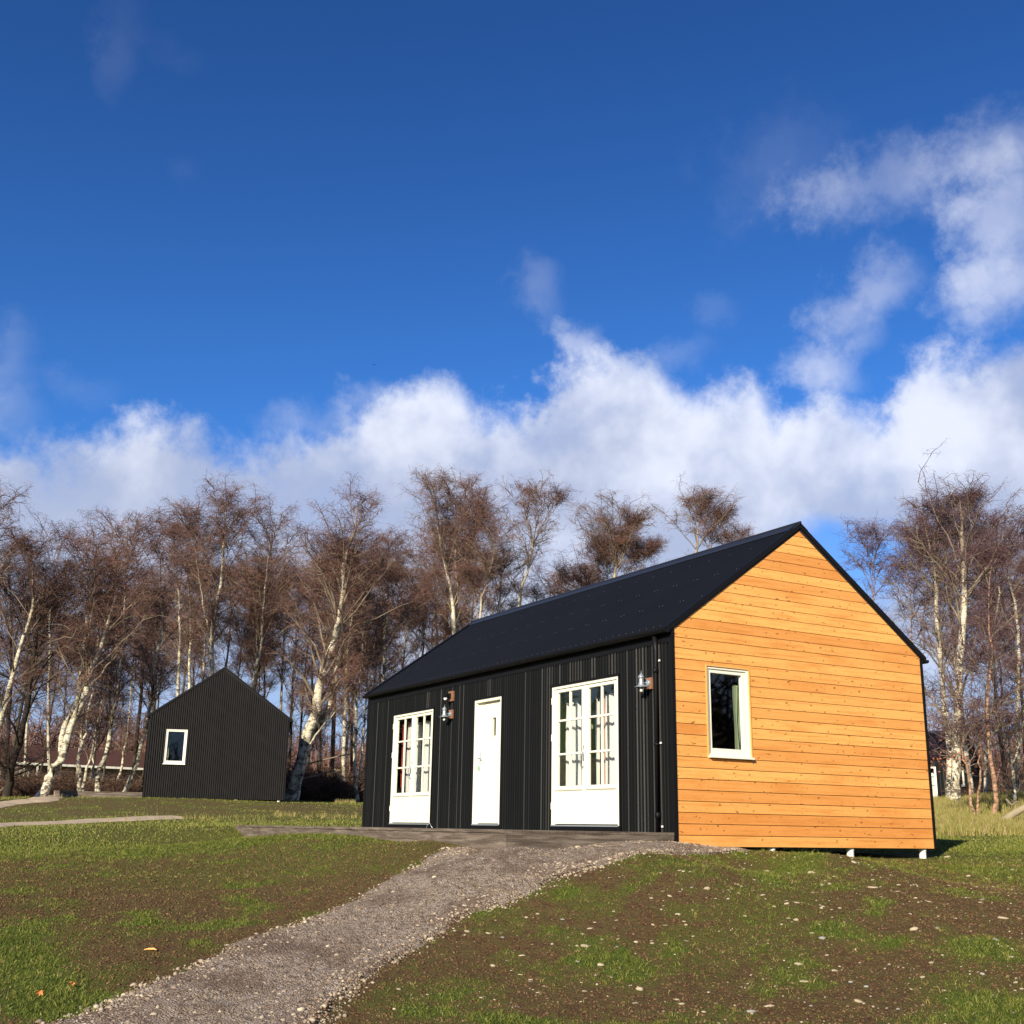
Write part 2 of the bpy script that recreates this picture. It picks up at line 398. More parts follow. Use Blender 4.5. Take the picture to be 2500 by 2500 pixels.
class MB:
    def __init__(s): s.v=[]; s.f=[]; s.mi=[]; s.t=[]
    def add(s,vs,fs,mi=0,t=0.):
        b=len(s.v); s.v+= [tuple(map(float,v)) for v in vs]; s.f+=[tuple(i+b for i in f) for f in fs]
        s.mi+=[mi]*len(fs); s.t+=[t]*len(fs); return s
    def box(s,x0,x1,y0,y1,z0,z1,mi=0,t=0.,bev=0.):
        if x0>x1:x0,x1=x1,x0
        if y0>y1:y0,y1=y1,y0
        if z0>z1:z0,z1=z1,z0
        vs=[(x,y,z) for x in (x0,x1) for y in (y0,y1) for z in (z0,z1)]
        fs=[(0,1,3,2),(4,6,7,5),(0,4,5,1),(2,3,7,6),(0,2,6,4),(1,5,7,3)]
        return s.add(vs,fs,mi,t)
    def prism(s,poly,axis,a0,a1,mi=0,t=0.):
        # poly list of 2D; axis 0:x -> (y,z), 1:y -> (x,z)
        def P(q,a): return (a,q[0],q[1]) if axis==0 else (q[0],a,q[1]) if axis==1 else (q[0],q[1],a)
        n=len(poly); vs=[P(q,a0) for q in poly]+[P(q,a1) for q in poly]
        fs=[tuple(range(n-1,-1,-1)),tuple(range(n,2*n))]+[(i,(i+1)%n,(i+1)%n+n,i+n) for i in range(n)]
        return s.add(vs,fs,mi,t)
    def tube(s,pts,rad,sides=10,mi=0,caps=True):
        pts=[Vector(p) for p in pts]; n=len(pts)
        if not isinstance(rad,(list,tuple)): rad=[rad]*n
        vs=[]; fs=[]
        up=Vector((0,0,1))
        for i,p in enumerate(pts):
            d=(pts[min(i+1,n-1)]-pts[max(i-1,0)]).normalized()
            a=d.cross(up) 
            if a.length<1e-3: a=d.cross(Vector((1,0,0)))
            a.normalize(); b=d.cross(a)
            for k_ in range(sides):
                th=2*math.pi*k_/sides; vs.append(p+(a*math.cos(th)+b*math.sin(th))*rad[i])
        for i in range(n-1):
            for k_ in range(sides):
                j=(k_+1)%sides; fs.append((i*sides+k_,i*sides+j,(i+1)*sides+j,(i+1)*sides+k_))
        if caps: fs+=[tuple(range(sides-1,-1,-1)),tuple(range((n-1)*sides,n*sides))]
        return s.add(vs,fs,mi)
    def lathe(s,c,prof,sides=20,mi=0):
        vs=[];fs=[]
        for r,z in prof:
            for k_ in range(sides):
                th=2*math.pi*k_/sides; vs.append((c[0]+r*math.cos(th),c[1]+r*math.sin(th),c[2]+z))
        for i in range(len(prof)-1):
            for k_ in range(sides):
                j=(k_+1)%sides; fs.append((i*sides+k_,i*sides+j,(i+1)*sides+j,(i+1)*sides+k_))
        return s.add(vs,fs,mi)
    def each(s,name,mats,parent=None,smooth=False,bevel=0.):
        # one object per connected primitive
        par=list(range(len(s.v)))
        def fd(a):
            while par[a]!=a: par[a]=par[par[a]]; a=par[a]
            return a
        for f in s.f:
            for q in f[1:]: par[fd(q)]=fd(f[0])
        gr={}
        for k_,f in enumerate(s.f): gr.setdefault(fd(f[0]),[]).append(k_)
        out=[]
        for ks in gr.values():
            b=MB(); mp={}
            for k_ in ks:
                nf=[]
                for i in s.f[k_]:
                    if i not in mp: mp[i]=len(b.v); b.v.append(s.v[i])
                    nf.append(mp[i])
                b.f.append(tuple(nf)); b.mi.append(s.mi[k_]); b.t.append(s.t[k_])
            out.append(b.build(name,mats,parent,smooth,bevel))
        return out
    def build(s,name,mats,parent=None,smooth=False,bevel=0.):
        o=mkobj(name,s.v,s.f,mats,parent,s.mi,smooth,{'tint':s.t})
        if bevel:
            b=o.modifiers.new('bevel','BEVEL'); b.width=bevel; b.segments=2; b.limit_method='ANGLE'
        return o

# ------------------------------------------------------------------ terrain
ctrl=[]
def cp(u,v,D): q=at(u,v,D); ctrl.append((q[0],q[1],q[2]))
def cw(x,y,z): ctrl.append((x,y,z))
for u,D in ((-300,9.4),(0,9.2),(600,8.9),(1250,8.8),(1900,8.9),(2500,9.2),(2800,9.4)): cp(u,2500,D)
for u,D in ((-300,11.6),(0,11.4),(600,11.2),(1250,11.1),(1900,11.3),(2500,11.6),(2800,11.8)): cp(u,2300,D)
for u,v,D in ((0,2150,15.2),(300,2150,15),(700,2150,14.6),(1126,2100,14.2),(1400,2110,13.6),(1900,2130,14.8),(2300,2150,15.6),(2600,2150,16.2),(2500,2080,20),(2700,2080,20.5)): cp(u,v,D)
cw(12.0,-9.4,-1.60); cw(16,-6,-1.55); cw(9,-14,-1.65); cw(20,-15,-1.8); cw(14,-2,-1.2);
cw(0.15,-2.56,-.235); cw(-1,-2.56,-.225); cw(-3,-2.56,-.19); cw(-2,-2.65,-.18); cw(-4,-2.65,-.15); cw(-7,-2.65,-.15); cw(-10.2,-2.65,-.15); cw(-10.7,-1,-.10); cw(0.1,0.,-.145); cw(.1,1.65,-.225); cw(.1,3.1,-.30); cw(.1,4.56,-.315); cw(1.3,1,-.25); cw(-5,1.5,-.30); cw(-5,5.5,-.25); cw(-9,3,-.2); cw(1.2,-1.5,-.25)
for u,v,D in ((0,2060,23),(300,2062,22.5),(550,2050,23),(0,2014,30),(300,2010,30),(600,2004,31),(880,2006,30),(700,1991,33),(880,1988,33.5),(0,1972,38),(150,1950,41.),(300,1946,43),(520,1951,44),(700,1957,44),(880,1960,46),(-300,1960,42),(2400,2062,23),(2480,2035,29),(2350,2000,36),(2450,2005,35),(2600,2000,36),(2300,1965,48),(2480,1960,50),(2290,1955,66),(2340,1956,70)): cp(u,v,D)
cw(-30,1,.88); cw(-33,2.2,.9); cw(-38,2,1.0); cw(-36,48,1.9); cw(-50,55,2.2); cw(-60,10,1.5); cw(-70,-10,1.6); cw(-90,30,2.4); cw(-50,30,1.5); cw(-20,30,.8); cw(-20,15,.3); cw(10,30,.3); cw(30,10,-.8);cw(-20,-30,-.6); cw(-50,-30,.8); cw(-90,-40,2.); cw(-70,90,3)
ctrl=np.array(ctrl)
def tps_fit(P,lam=.004):
    d=np.hypot(P[:,None,0]-P[None,:,0],P[:,None,1]-P[None,:,1])
    K=np.where(d>0,d*d*np.log(d+1e-9),0)+lam*np.eye(len(P))
    Q=np.c_[np.ones(len(P)),P[:,:2]]
    A=np.block([[K,Q],[Q.T,np.zeros((3,3))]])
    return np.linalg.solve(A,np.r_[P[:,2],0,0,0])
TW=tps_fit(ctrl)
def height(x,y):
    x=np.asarray(x,float); y=np.asarray(y,float); sh=x.shape; x=x.ravel(); y=y.ravel()
    xc=np.clip(x,-95,32); yc=np.clip(y,-42,95)
    z=TW[-3]+TW[-2]*xc+TW[-1]*yc
    for i in range(len(ctrl)):
        d2=(xc-ctrl[i,0])**2+(yc-ctrl[i,1])**2
        z+=TW[i]*.5*d2*np.log(d2+1e-12)
    return np.clip(z,-2.3,3.2).reshape(sh)
# value noise (numpy), 2D
def vnoise(x,y,s,seed=0):
    x=x*s; y=y*s; xi=np.floor(x).astype(int); yi=np.floor(y).astype(int); fx_=x-xi; fy_=y-yi
    def h(a,b):
        n=(a*374761393+b*668265263+seed*982451653)&0xffffffff
        n=((n^(n>>13))*1274126177)&0xffffffff
        return ((n^(n>>16))&0xffff)/65535.
    u_=fx_*fx_*(3-2*fx_); v_=fy_*fy_*(3-2*fy_)
    return (h(xi,yi)*(1-u_)+h(xi+1,yi)*u_)*(1-v_)+(h(xi,yi+1)*(1-u_)+h(xi+1,yi+1)*u_)*v_
def fbm(x,y,s,o=4,seed=0):
    r=0;a=.5
    for i in range(o): r=r+a*vnoise(x,y,s*2**i,seed+i); a*=.5
    return r/(1-.5**o)
def hit(u,v):
    d=ray(u,v); hd=np.hypot(d[0],d[1]); D=np.linspace(4,90,1500)
    P=CAM[None]+d[None]*(D/hd)[:,None]
    z=height(P[:,0],P[:,1]); i=np.argmax(P[:,2]<z)
    if P[i,2]>=z[i]: i=len(D)-1
    if i>0:
        a=P[i-1,2]-z[i-1]; b=z[i]-P[i,2]; tt=a/(a+b+1e-9); q=P[i-1]*(1-tt)+P[i]*tt
    else: q=P[0]
    return np.array([q[0],q[1],float(height(q[0],q[1]))])
# path outlines in the world
pairs=[((-900,3000),(300,3100)),((-200,2640),(640,2700)),((50,2530),(770,2540)),((116,2500),(800,2490)),((224,2459),(850,2430)),((321,2417),(895,2395)),((498,2347),(960,2350)),((601,2296),(1051,2298)),((745,2245),(1145,2237)),((899,2179),(1247,2205)),((1010,2118),(1359,2154))]
PL=[hit(*a) for a,b in pairs]; PR=[hit(*b) for a,b in pairs]
PL+= [np.array([-1.1,-2.75,0]),np.array([-.9,-2.50,0]),np.array([-.45,-2.45,0]),np.array([.0,-2.35,0]),np.array([.02,-1.2,0]),np.array([.04,-.05,0]),np.array([.03,.6,0]),np.array([.03,.95,0])]
PR+= [np.array([1.27,-2.35,0]),np.array([1.25,-2.09,0]),np.array([1.23,-1.8,0]),np.array([1.2,-1.5,0]),np.array([.95,-.95,0]),np.array([.62,-.41,0]),np.array([.36,.3,0]),np.array([.1,1.0,0])]
PL=np.array(PL)[:,:2]; PR=np.array(PR)[:,:2]
def resamp(P,n):
    s=np.linspace(0,len(P)-1,n); i=np.clip(s.astype(int),0,len(P)-2); f_=(s-i)[:,None]
    # catmull-rom
    p0=P[np.clip(i-1,0,len(P)-1)];p1=P[i];p2=P[i+1];p3=P[np.clip(i+2,0,len(P)-1)]
    return .5*((2*p1)+(-p0+p2)*f_+(2*p0-5*p1+4*p2-p3)*f_**2+(-p0+3*p1-3*p2+p3)*f_**3)
NP=260; L2=resamp(PL,NP); R2=resamp(PR,NP)
pathpoly=np.r_[L2,R2[::-1]]; L3=L2+(R2-L2)*.10; R3=R2-(R2-L2)*.10; pathin=np.r_[L3,R3[::-1]]
def inpoly(x,y,poly):
    x=np.asarray(x);y=np.asarray(y); c_=np.zeros(x.shape,bool); n=len(poly)
    for i in range(n):
        x0,y0=poly[i];x1,y1=poly[(i+1)%n]
        if y0==y1: continue
        m=((y0>y)!=(y1>y))&(x<(x1-x0)*(y-y0)/(y1-y0)+x0); c_^=m
    return c_
# cover blobs (u,v,ru,rv,strength), full-size pixels
cb=[(40,2330,120,80,1),(120,2430,170,60,1),(60,2270,90,30,.8),(230,2455,90,18,.9),(365,2245,60,22,.9),(230,2285,30,14,.6),(330,2285,45,16,.6),(600,2156,60,10,1),(590,2200,36,12,.8),(490,2312,42,14,.9),(130,2203,50,14,.6),(745,2130,60,10,.6),(250,2135,60,10,.6),(80,2098,60,8,.7),(530,2105,40,7,.5),
(1190,2225,45,12,.8),(1250,2235,40,12,.5),(1075,2420,80,35,.7),(1030,2460,60,30,.7),(1475,2345,50,28,1),(1530,2390,60,30,.9),(1326,2282,40,18,.9),(1250,2340,30,16,.5),(1360,2375,35,20,.7),(1240,2490,150,20,1),(1500,2498,160,14,.8),(1400,2180,60,22,.8),(1500,2100,90,10,.7),(2047,2267,60,18,1),(2145,2215,40,14,.8),(2173,2304,50,22,.9),(2110,2290,40,20,.6),(2392,2318,90,24,1),(2470,2330,60,30,.8),(2440,2465,110,45,1),(2345,2430,60,30,.7),(2300,2480,80,30,.7),(1898,2158,50,12,.9),(1800,2255,34,14,.8),(1670,2320,50,30,.8),(1640,2370,40,22,.6),(1670,2235,60,16,.6),(1850,2090,160,8,.8),(1960,2085,100,8,.8),(1620,2110,120,12,.8),(1930,2220,50,14,.7),(1760,2290,30,12,.5),(2330,2390,50,24,.5),(1180,2260,60,20,.3),(2485,2052,60,10,.9),(2400,2062,80,10,.8),(2330,2100,60,10,.5),(2450,2120,80,16,.5),(2250,2400,40,20,.3),(1740,2480,60,20,.5),(1600,2495,60,12,.8)]
CB=[]
for (u,v,ru,rv,s_) in cb:
    c0=hit(u,v); a=hit(u+ru,v); b=hit(u,v+rv); b2=hit(u,v-rv)
    ex=(a-c0)[:2]; ey=((b-b2)/2)[:2]
    Mx=np.array([ex,ey]).T
    if abs(np.linalg.det(Mx))<1e-5: continue
    CB.append((c0[:2],np.linalg.inv(Mx),s_))
def cover(x,y):
    x=np.asarray(x,float);y=np.asarray(y,float)
    wx=x+(fbm(x,y,2.2,3,5)-.5)*.7; wy=y+(fbm(x,y,2.2,3,9)-.5)*.7
    r=np.zeros(x.shape); nz_=fbm(x,y,3.2,4,61)
    near=(x>-14)&(x<14)
    for c0,Mi,s_ in CB:
        dx=wx-c0[0];dy=wy-c0[1]
        q=np.sqrt((Mi[0,0]*dx+Mi[0,1]*dy)**2+(Mi[1,0]*dx+Mi[1,1]*dy)**2)
        r=np.maximum(r,s_*np.clip((1.75-q)/1.25,0,1)*(.45+.9*nz_))
    # general: grassier on the crest left of the deck and beyond
    D=np.hypot(x-CAM[0],y-CAM[1]); left=((x-CAM[0])*(-FWD[1])*0+ (x-CAM[0])*RGT[0]+(y-CAM[1])*RGT[1])
    g=np.clip((D-13.8)/3.5,0,1)*np.clip(1-(D-31)/3.5,0,1)*.66
    g=np.maximum(g,np.clip((D-40.5)/1.5,0,1)*.6)
    g=np.maximum(g,np.clip((D-15)/6,0,1)*(left>3)*.62)
    n=fbm(x,y,.55,4,21)
    small=np.clip((fbm(x,y,1.5,4,33)-.56)*6,0,.8)
    r=np.maximum(r,g*(.15+1.5*n)); r=np.maximum(r,small*.75)
    return np.clip(r,0,1)

def terrain():
    n=680; t_=np.linspace(-1,1,n); b=8.
    g=3000/math.sinh(b)*np.sinh(b*t_)
    gx=np.sort(np.concatenate([g+3]));gy=g-3
    # add regularity: fine step near the centre is 3000*6.2/sinh(6.2)*dt
    Xg,Yg=np.meshgrid(gx,gy,indexing='ij')
    Zg=gz(Xg,Yg)
    v=np.c_[Xg.ravel(),Yg.ravel(),Zg.ravel()]
    idx=np.arange(n*n).reshape(n,n)
    f_=np.c_[idx[:-1,:-1].ravel(),idx[1:,:-1].ravel(),idx[1:,1:].ravel(),idx[:-1,1:].ravel()]
    D=np.hypot(v[:,0]-CAM[0],v[:,1]-CAM[1])
    far=np.clip((D-24)/8,0,1)*.6
    o=mkobj('ground',v,f_,m_ground,smooth=True,vattr={'cover':cover(v[:,0],v[:,1]),'far':far})
    tag(o,'bare brown earth and patchy grass rising to the cabins','ground',kind='structure')
def gz(x,y):
    x=np.asarray(x,float);y=np.asarray(y,float); r=np.hypot(x-6,y+5)
    dk=np.clip(np.maximum(np.maximum(x-.4,-12-x),np.maximum(-2.7-y,y-5.5))/1.2,0,1)
    return height(x,y)+dk*((fbm(x,y,.9,3,3)-.5)*.06*np.clip(1-r/60,0,1)+(fbm(x,y,3.3,3,41)-.5)*.05*np.clip(1.5-r/12,0,1))
terrain()
def strip(name,L,R,mt,lift,label,nw=26,rag=.16):
    n=len(L); s=np.linspace(0,1,nw)
    jl=(fbm(L[:,0],L[:,1],3.,3,1)-.5)*rag*2; jr=(fbm(R[:,0],R[:,1],3.,3,2)-.5)*rag*2
    d=R-L; ln=np.hypot(d[:,0],d[:,1])[:,None]+1e-6; d=d/ln
    L_=L+d*jl[:,None]; R__=R+d*jr[:,None]
    P=L_[:,None,:]*(1-s)[None,:,None]+R__[:,None,:]*s[None,:,None]
    z=gz(P[...,0],P[...,1])+lift+.012*np.sin(np.pi*s)[None,:]
    z[:,0]-=lift+.02; z[:,-1]-=lift+.02
    v=np.c_[P[...,0].ravel(),P[...,1].ravel(),z.ravel()]
    idx=np.arange(n*nw).reshape(n,nw)
    f_=np.c_[idx[:-1,:-1].ravel(),idx[:-1,1:].ravel(),idx[1:,1:].ravel(),idx[1:,:-1].ravel()]
    o=mkobj(name,v,f_,mt,smooth=True); tag(o,label,'path',kind='structure'); return o
strip('gravel_path',L2,R2,m_gravel,.022,'grey pink gravel path climbing to the deck')
# far paths
FPOLY=[]
def fp(pts,wid,label):
    P=np.array([hit(*p)[:2] for p in pts]); P=resamp(P,80); d=np.gradient(P,axis=0); d/=np.hypot(d[:,0],d[:,1])[:,None]+1e-9
    nrm=np.c_[-d[:,1],d[:,0]]; strip('gravel_path',P+nrm*wid/2,P-nrm*wid/2,m_gravelf,.045,label,6,.1); FPOLY.append(np.r_[P+nrm*wid*.6,(P-nrm*wid*.6)[::-1]])
fp([(-250,2032),(-60,2021),(0,2016),(100,2012),(200,2007),(300,2003),(380,1999),(430,1997)],1.05,'thin gravel path crossing the grass left of the deck')
fp([(-220,1990),(-60,1974),(0,1964),(60,1957),(110,1949),(160,1944),(230,1943),(330,1943)],1.2,'far gravel path leading to the black cabin')

# ------------------------------------------------------------------ cabins
W_,LEN,EH,RH,ZB=4.747,10.104,2.65,4.351,-.17
SL=(RH-EH)/(W_/2)
def corr(a0,a1,zb,zt,openings,pitch=.073,amp=.019,lean=0):
    """vertical corrugation in (a,n,z); returns verts,faces,tint"""
    A=[]; kk=math.floor(a0/pitch)-1
    while kk*pitch<=a1+pitch:
        for fr in (0.,.05,.50,.56,.97): A.append((kk+fr)*pitch)
        kk+=1
    A=[x for x in A if a0-1e-6<=x<=a1+1e-6]+[a0,a1]
    for (p,q,_,_) in openings: A+= [p,q]
    A=sorted(set(round(a,5) for a in A))
    vs=[];fs=[];ti=[]
    r=random.Random(11)
    tints={}
    for i in range(len(A)-1):
        x0,x1=A[i],A[i+1]
        if x1-x0<1e-4: continue
        mid=(x0+x1)/2; k_=math.floor(mid/pitch)
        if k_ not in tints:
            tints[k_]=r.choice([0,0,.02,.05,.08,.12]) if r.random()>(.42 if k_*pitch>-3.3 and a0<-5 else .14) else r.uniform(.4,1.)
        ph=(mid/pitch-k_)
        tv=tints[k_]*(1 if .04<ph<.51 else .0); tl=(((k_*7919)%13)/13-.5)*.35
        iv=[[zb,None]]
        spans=[(zb,1e9)]
        for (p,q,z0,z1) in openings:
            if p<=mid<=q:
                ns=[]
                for (s0,s1) in spans:
                    if z0>s0: ns.append((s0,min(s1,z0)))
                    if z1<s1: ns.append((max(s0,z1),s1))
                spans=ns
        def prof(x):
            f_=x/pitch-k_
            if f_<.0: f_=0.
            if f_<.05: q=-1+2*f_/.05
            elif f_<=.50: q=1+tl*(f_-.28)
            elif f_<.56: q=1-2*(f_-.50)/.06
            else: q=-1
            return amp*q
        for (s0,s1) in spans:
            t0=min(s1,zt(x0)); t1=min(s1,zt(x1))
            if t0-s0<1e-3 and t1-s0<1e-3: continue
            b=len(vs)
            vs+=[(x0,prof(x0),s0),(x1,prof(x1),s0),(x1,prof(x1),t1),(x0,prof(x0),t0)]
            fs.append((b,b+1,b+2,b+3)); ti.append(tv)
    return vs,fs,ti
OF=[(-7.075-1.759,-7.075,0,2.135),(-1.226-1.759,-1.226,0,2.135)]
OD=(-5.484,-4.546,0,2.14)
OW=(.560,1.290,.965,2.165)
def french_door(par,x0,x1,z0=.075,z1=2.116):
    d=empty_part('french_door',par)
    fr=MB(); fw=.045; y0,y1=-.012,.07
    fr.box(x0,x0+fw,y0,y1,z0,z1).box(x1-fw,x1,y0,y1,z0,z1).box(x0+fw,x1-fw,y0,y1,z1-fw,z1)
    fr.build('door_frame',m_white,d,bevel=.004)
    mid=(x0+x1)/2
    rows=[(1.612,2.02),(1.115,1.582),(.635,1.085)]
    for s_,(a,b) in enumerate(((x0+fw+.003,mid-.002),(mid+.002,x1-fw-.003))):
        lf=MB(); ya,yb=.008,.055; st=.085; mun=.03
        gl0,gl1=a+st,b-st
        lf.box(a,a+st,ya,yb,z0+.02,z1-fw-.003).box(b-st,b,ya,yb,z0+.02,z1-fw-.003)
        lf.box(gl0,gl1,ya,yb,2.02,z1-fw-.003); lf.box(gl0,gl1,ya+.004,yb,z0+.02,.635)
        c0=(gl0+gl1)/2
        lf.box(c0-mun/2,c0+mun/2,ya+.006,yb-.006,.635,2.02)
        for (za,zb) in ((1.085,1.115),(1.582,1.612)):
            lf.box(gl0,c0-mun/2,ya+.006,yb-.006,za,zb).box(c0+mun/2,gl1,ya+.006,yb-.006,za,zb)
        lf.prism([(ya+.004,.56),(ya-.022,.575),(ya-.026,.59),(ya+.004,.605)],0,gl0-.05,gl1+.05)
        L=lf.build('door_leaf',m_white,d,bevel=.004)
        g=MB(); g.box(gl0-.002,gl1+.002,.028,.034,.633,2.022); g.build('pane',m_glass,L)
    h=MB(); hx=mid-.03; h.box(hx-.012,hx+.012,-.002,.008,.98,1.2)
    h.tube([(hx,.0,1.10),(hx,-.045,1.10),(hx-.005,-.05,1.07),(hx-.012,-.05,.93),(hx-.005,-.04,.9),(hx,-.0,.9)],.008,8)
    h.build('handle',m_steel,d,smooth=True)
    hg=MB()
    for zz in (.35,1.35,1.9): hg.tube([(x0+.01,-.018,zz-.05),(x0+.01,-.018,zz+.05)],.008,8)
    hg.each('hinge',m_white,d)
    tr=MB(); tr.box(x0-.035,x1+.035,-.030,-.014,z1,z1+.03); tr.box(x0-.035,x0-.002,-.022,.0,.0,z1).box(x1+.002,x1+.035,-.022,.0,.0,z1)
    tr.box(x0-.035,x1+.035,-.02,-.002,.0,z0-.002)
    tr.build('flashing',m_black,d)
    sl_=MB(); sl_.box(x0+.02,x1-.02,-.035,.06,z0-.014,z0+.006); sl_.build('threshold',m_steel,d)
    return d
def empty_part(name,par):
    o=bpy.data.objects.new(name,None); COL.objects.link(o); o.parent=par; o.empty_display_size=.1; return o
def entrance_door(par,x0=-5.484,x1=-4.546,z0=.074,z1=2.126):
    d=empty_part('entrance_door',par)
    fr=MB(); fw=.05
    fr.box(x0,x0+fw,-.012,.10,z0,z1).box(x1-fw,x1,-.012,.10,z0,z1).box(x0+fw,x1-fw,-.012,.10,z1-fw,z1); fr.build('door_frame',m_white,d,bevel=.004)
    a,b=x0+fw+.003,x1-fw-.003; ya,yb=.06,.10
    wx0,wx1,wz0,wz1=-4.975,-4.845,1.50,1.80
    lf=MB(); lf.box(a,wx0,ya,yb,z0+.02,z1-fw-.003).box(wx1,b,ya,yb,z0+.02,z1-fw-.003).box(wx0,wx1,ya,yb,z0+.02,wz0).box(wx0,wx1,ya,yb,wz1,z1-fw-.003)
    for (p,q,r_,s_) in ((wx0-.02,wx0,wz0-.02,wz1+.02),(wx1,wx1+.02,wz0-.02,wz1+.02),(wx0,wx1,wz1,wz1+.02),(wx0,wx1,wz0-.02,wz0)): lf.box(p,q,ya-.008,ya+.002,r_,s_)
    L=lf.build('door_leaf',m_white,d,bevel=.002)
    g=MB(); g.box(wx0,wx1,ya+.018,ya+.024,wz0,wz1); g.build('pane',m_glass,L)
    h=MB(); hx=a+.06; h.box(hx-.018,hx+.018,ya-.008,ya,1.03,1.26); h.tube([(hx,ya,1.15),(hx,ya-.05,1.15),(hx+.11,ya-.05,1.145)],.009,8); h.build('handle',m_steel,L,smooth=False)
    tr=MB(); tr.box(x0-.035,x1+.035,-.030,-.014,z1,z1+.03); tr.box(x0-.035,x0-.002,-.022,0,.0,z1).box(x1+.002,x1+.035,-.022,0,.0,z1).box(x0-.035,x1+.035,-.02,-.002,.0,z0-.002)
    tr.build('flashing',m_black,d)
    sl_=MB(); sl_.box(x0+.02,x1-.02,-.035,.06,z0-.014,z0+.006); sl_.build('threshold',m_steel,d)
def gable_window(par,wood,off):
    d=empty_part('window',par)
    y0,y1,z0,z1=OW; X=off
    if wood:
        tm=MB(); tm.box(X-.05,X+.012,y0-.018,y0+.002,z0-.02,z1+.02).box(X-.05,X+.012,y1-.002,y1+.018,z0-.02,z1+.02).box(X-.05,X+.012,y0+.002,y1-.002,z1,z1+.02); tm.build('window_trim',m_trimwood,d)
    else:
        tm=MB(); tm.box(X-.03,X+.012,y0-.02,y0+.002,z0-.02,z1+.02).box(X-.03,X+.012,y1-.002,y1+.02,z0-.02,z1+.02).box(X-.03,X+.012,y0+.002,y1-.002,z1,z1+.02); tm.build('window_trim',m_black,d)
    fr=MB(); f1=.03
    ya,yb,za,zb=y0+.002,y1-.002,z0+.004,z1-.002
    fr.box(X-.09,X-.004,ya,ya+f1,za,zb).box(X-.09,X-.004,yb-f1,yb,za,zb).box(X-.09,X-.004,ya+f1,yb-f1,zb-f1,zb).box(X-.09,X-.004,ya+f1,yb-f1,za,za+.045)
    fr.build('frame',m_winwhite,d,bevel=.003)
    s=MB(); a,b,c0,e=ya+f1+.002,yb-f1-.002,za+.047,zb-f1-.002; q=.048
    s.box(X-.085,X-.022,a,a+q,c0,e).box(X-.085,X-.022,b-q-.02,b,c0,e).box(X-.085,X-.022,a+q,b-q-.02,e-q,e).box(X-.085,X-.022,a+q,b-q-.02,c0,c0+.07)
    S=s.build('sash',m_winwhite,d,bevel=.004)
    g=MB(); g.box(X-.062,X-.056,a+q,b-q-.02,c0+.07,e-q); g.build('pane',m_glass,S)
    sl_=MB(); sl_.prism([(X-.02,za+.03),(X+.055,za+.012),(X+.055,za-.012),(X-.02,za-.008)],1,y0-.012,y1+.012) ; sl_.build('sill',m_winwhite,d,bevel=.002)
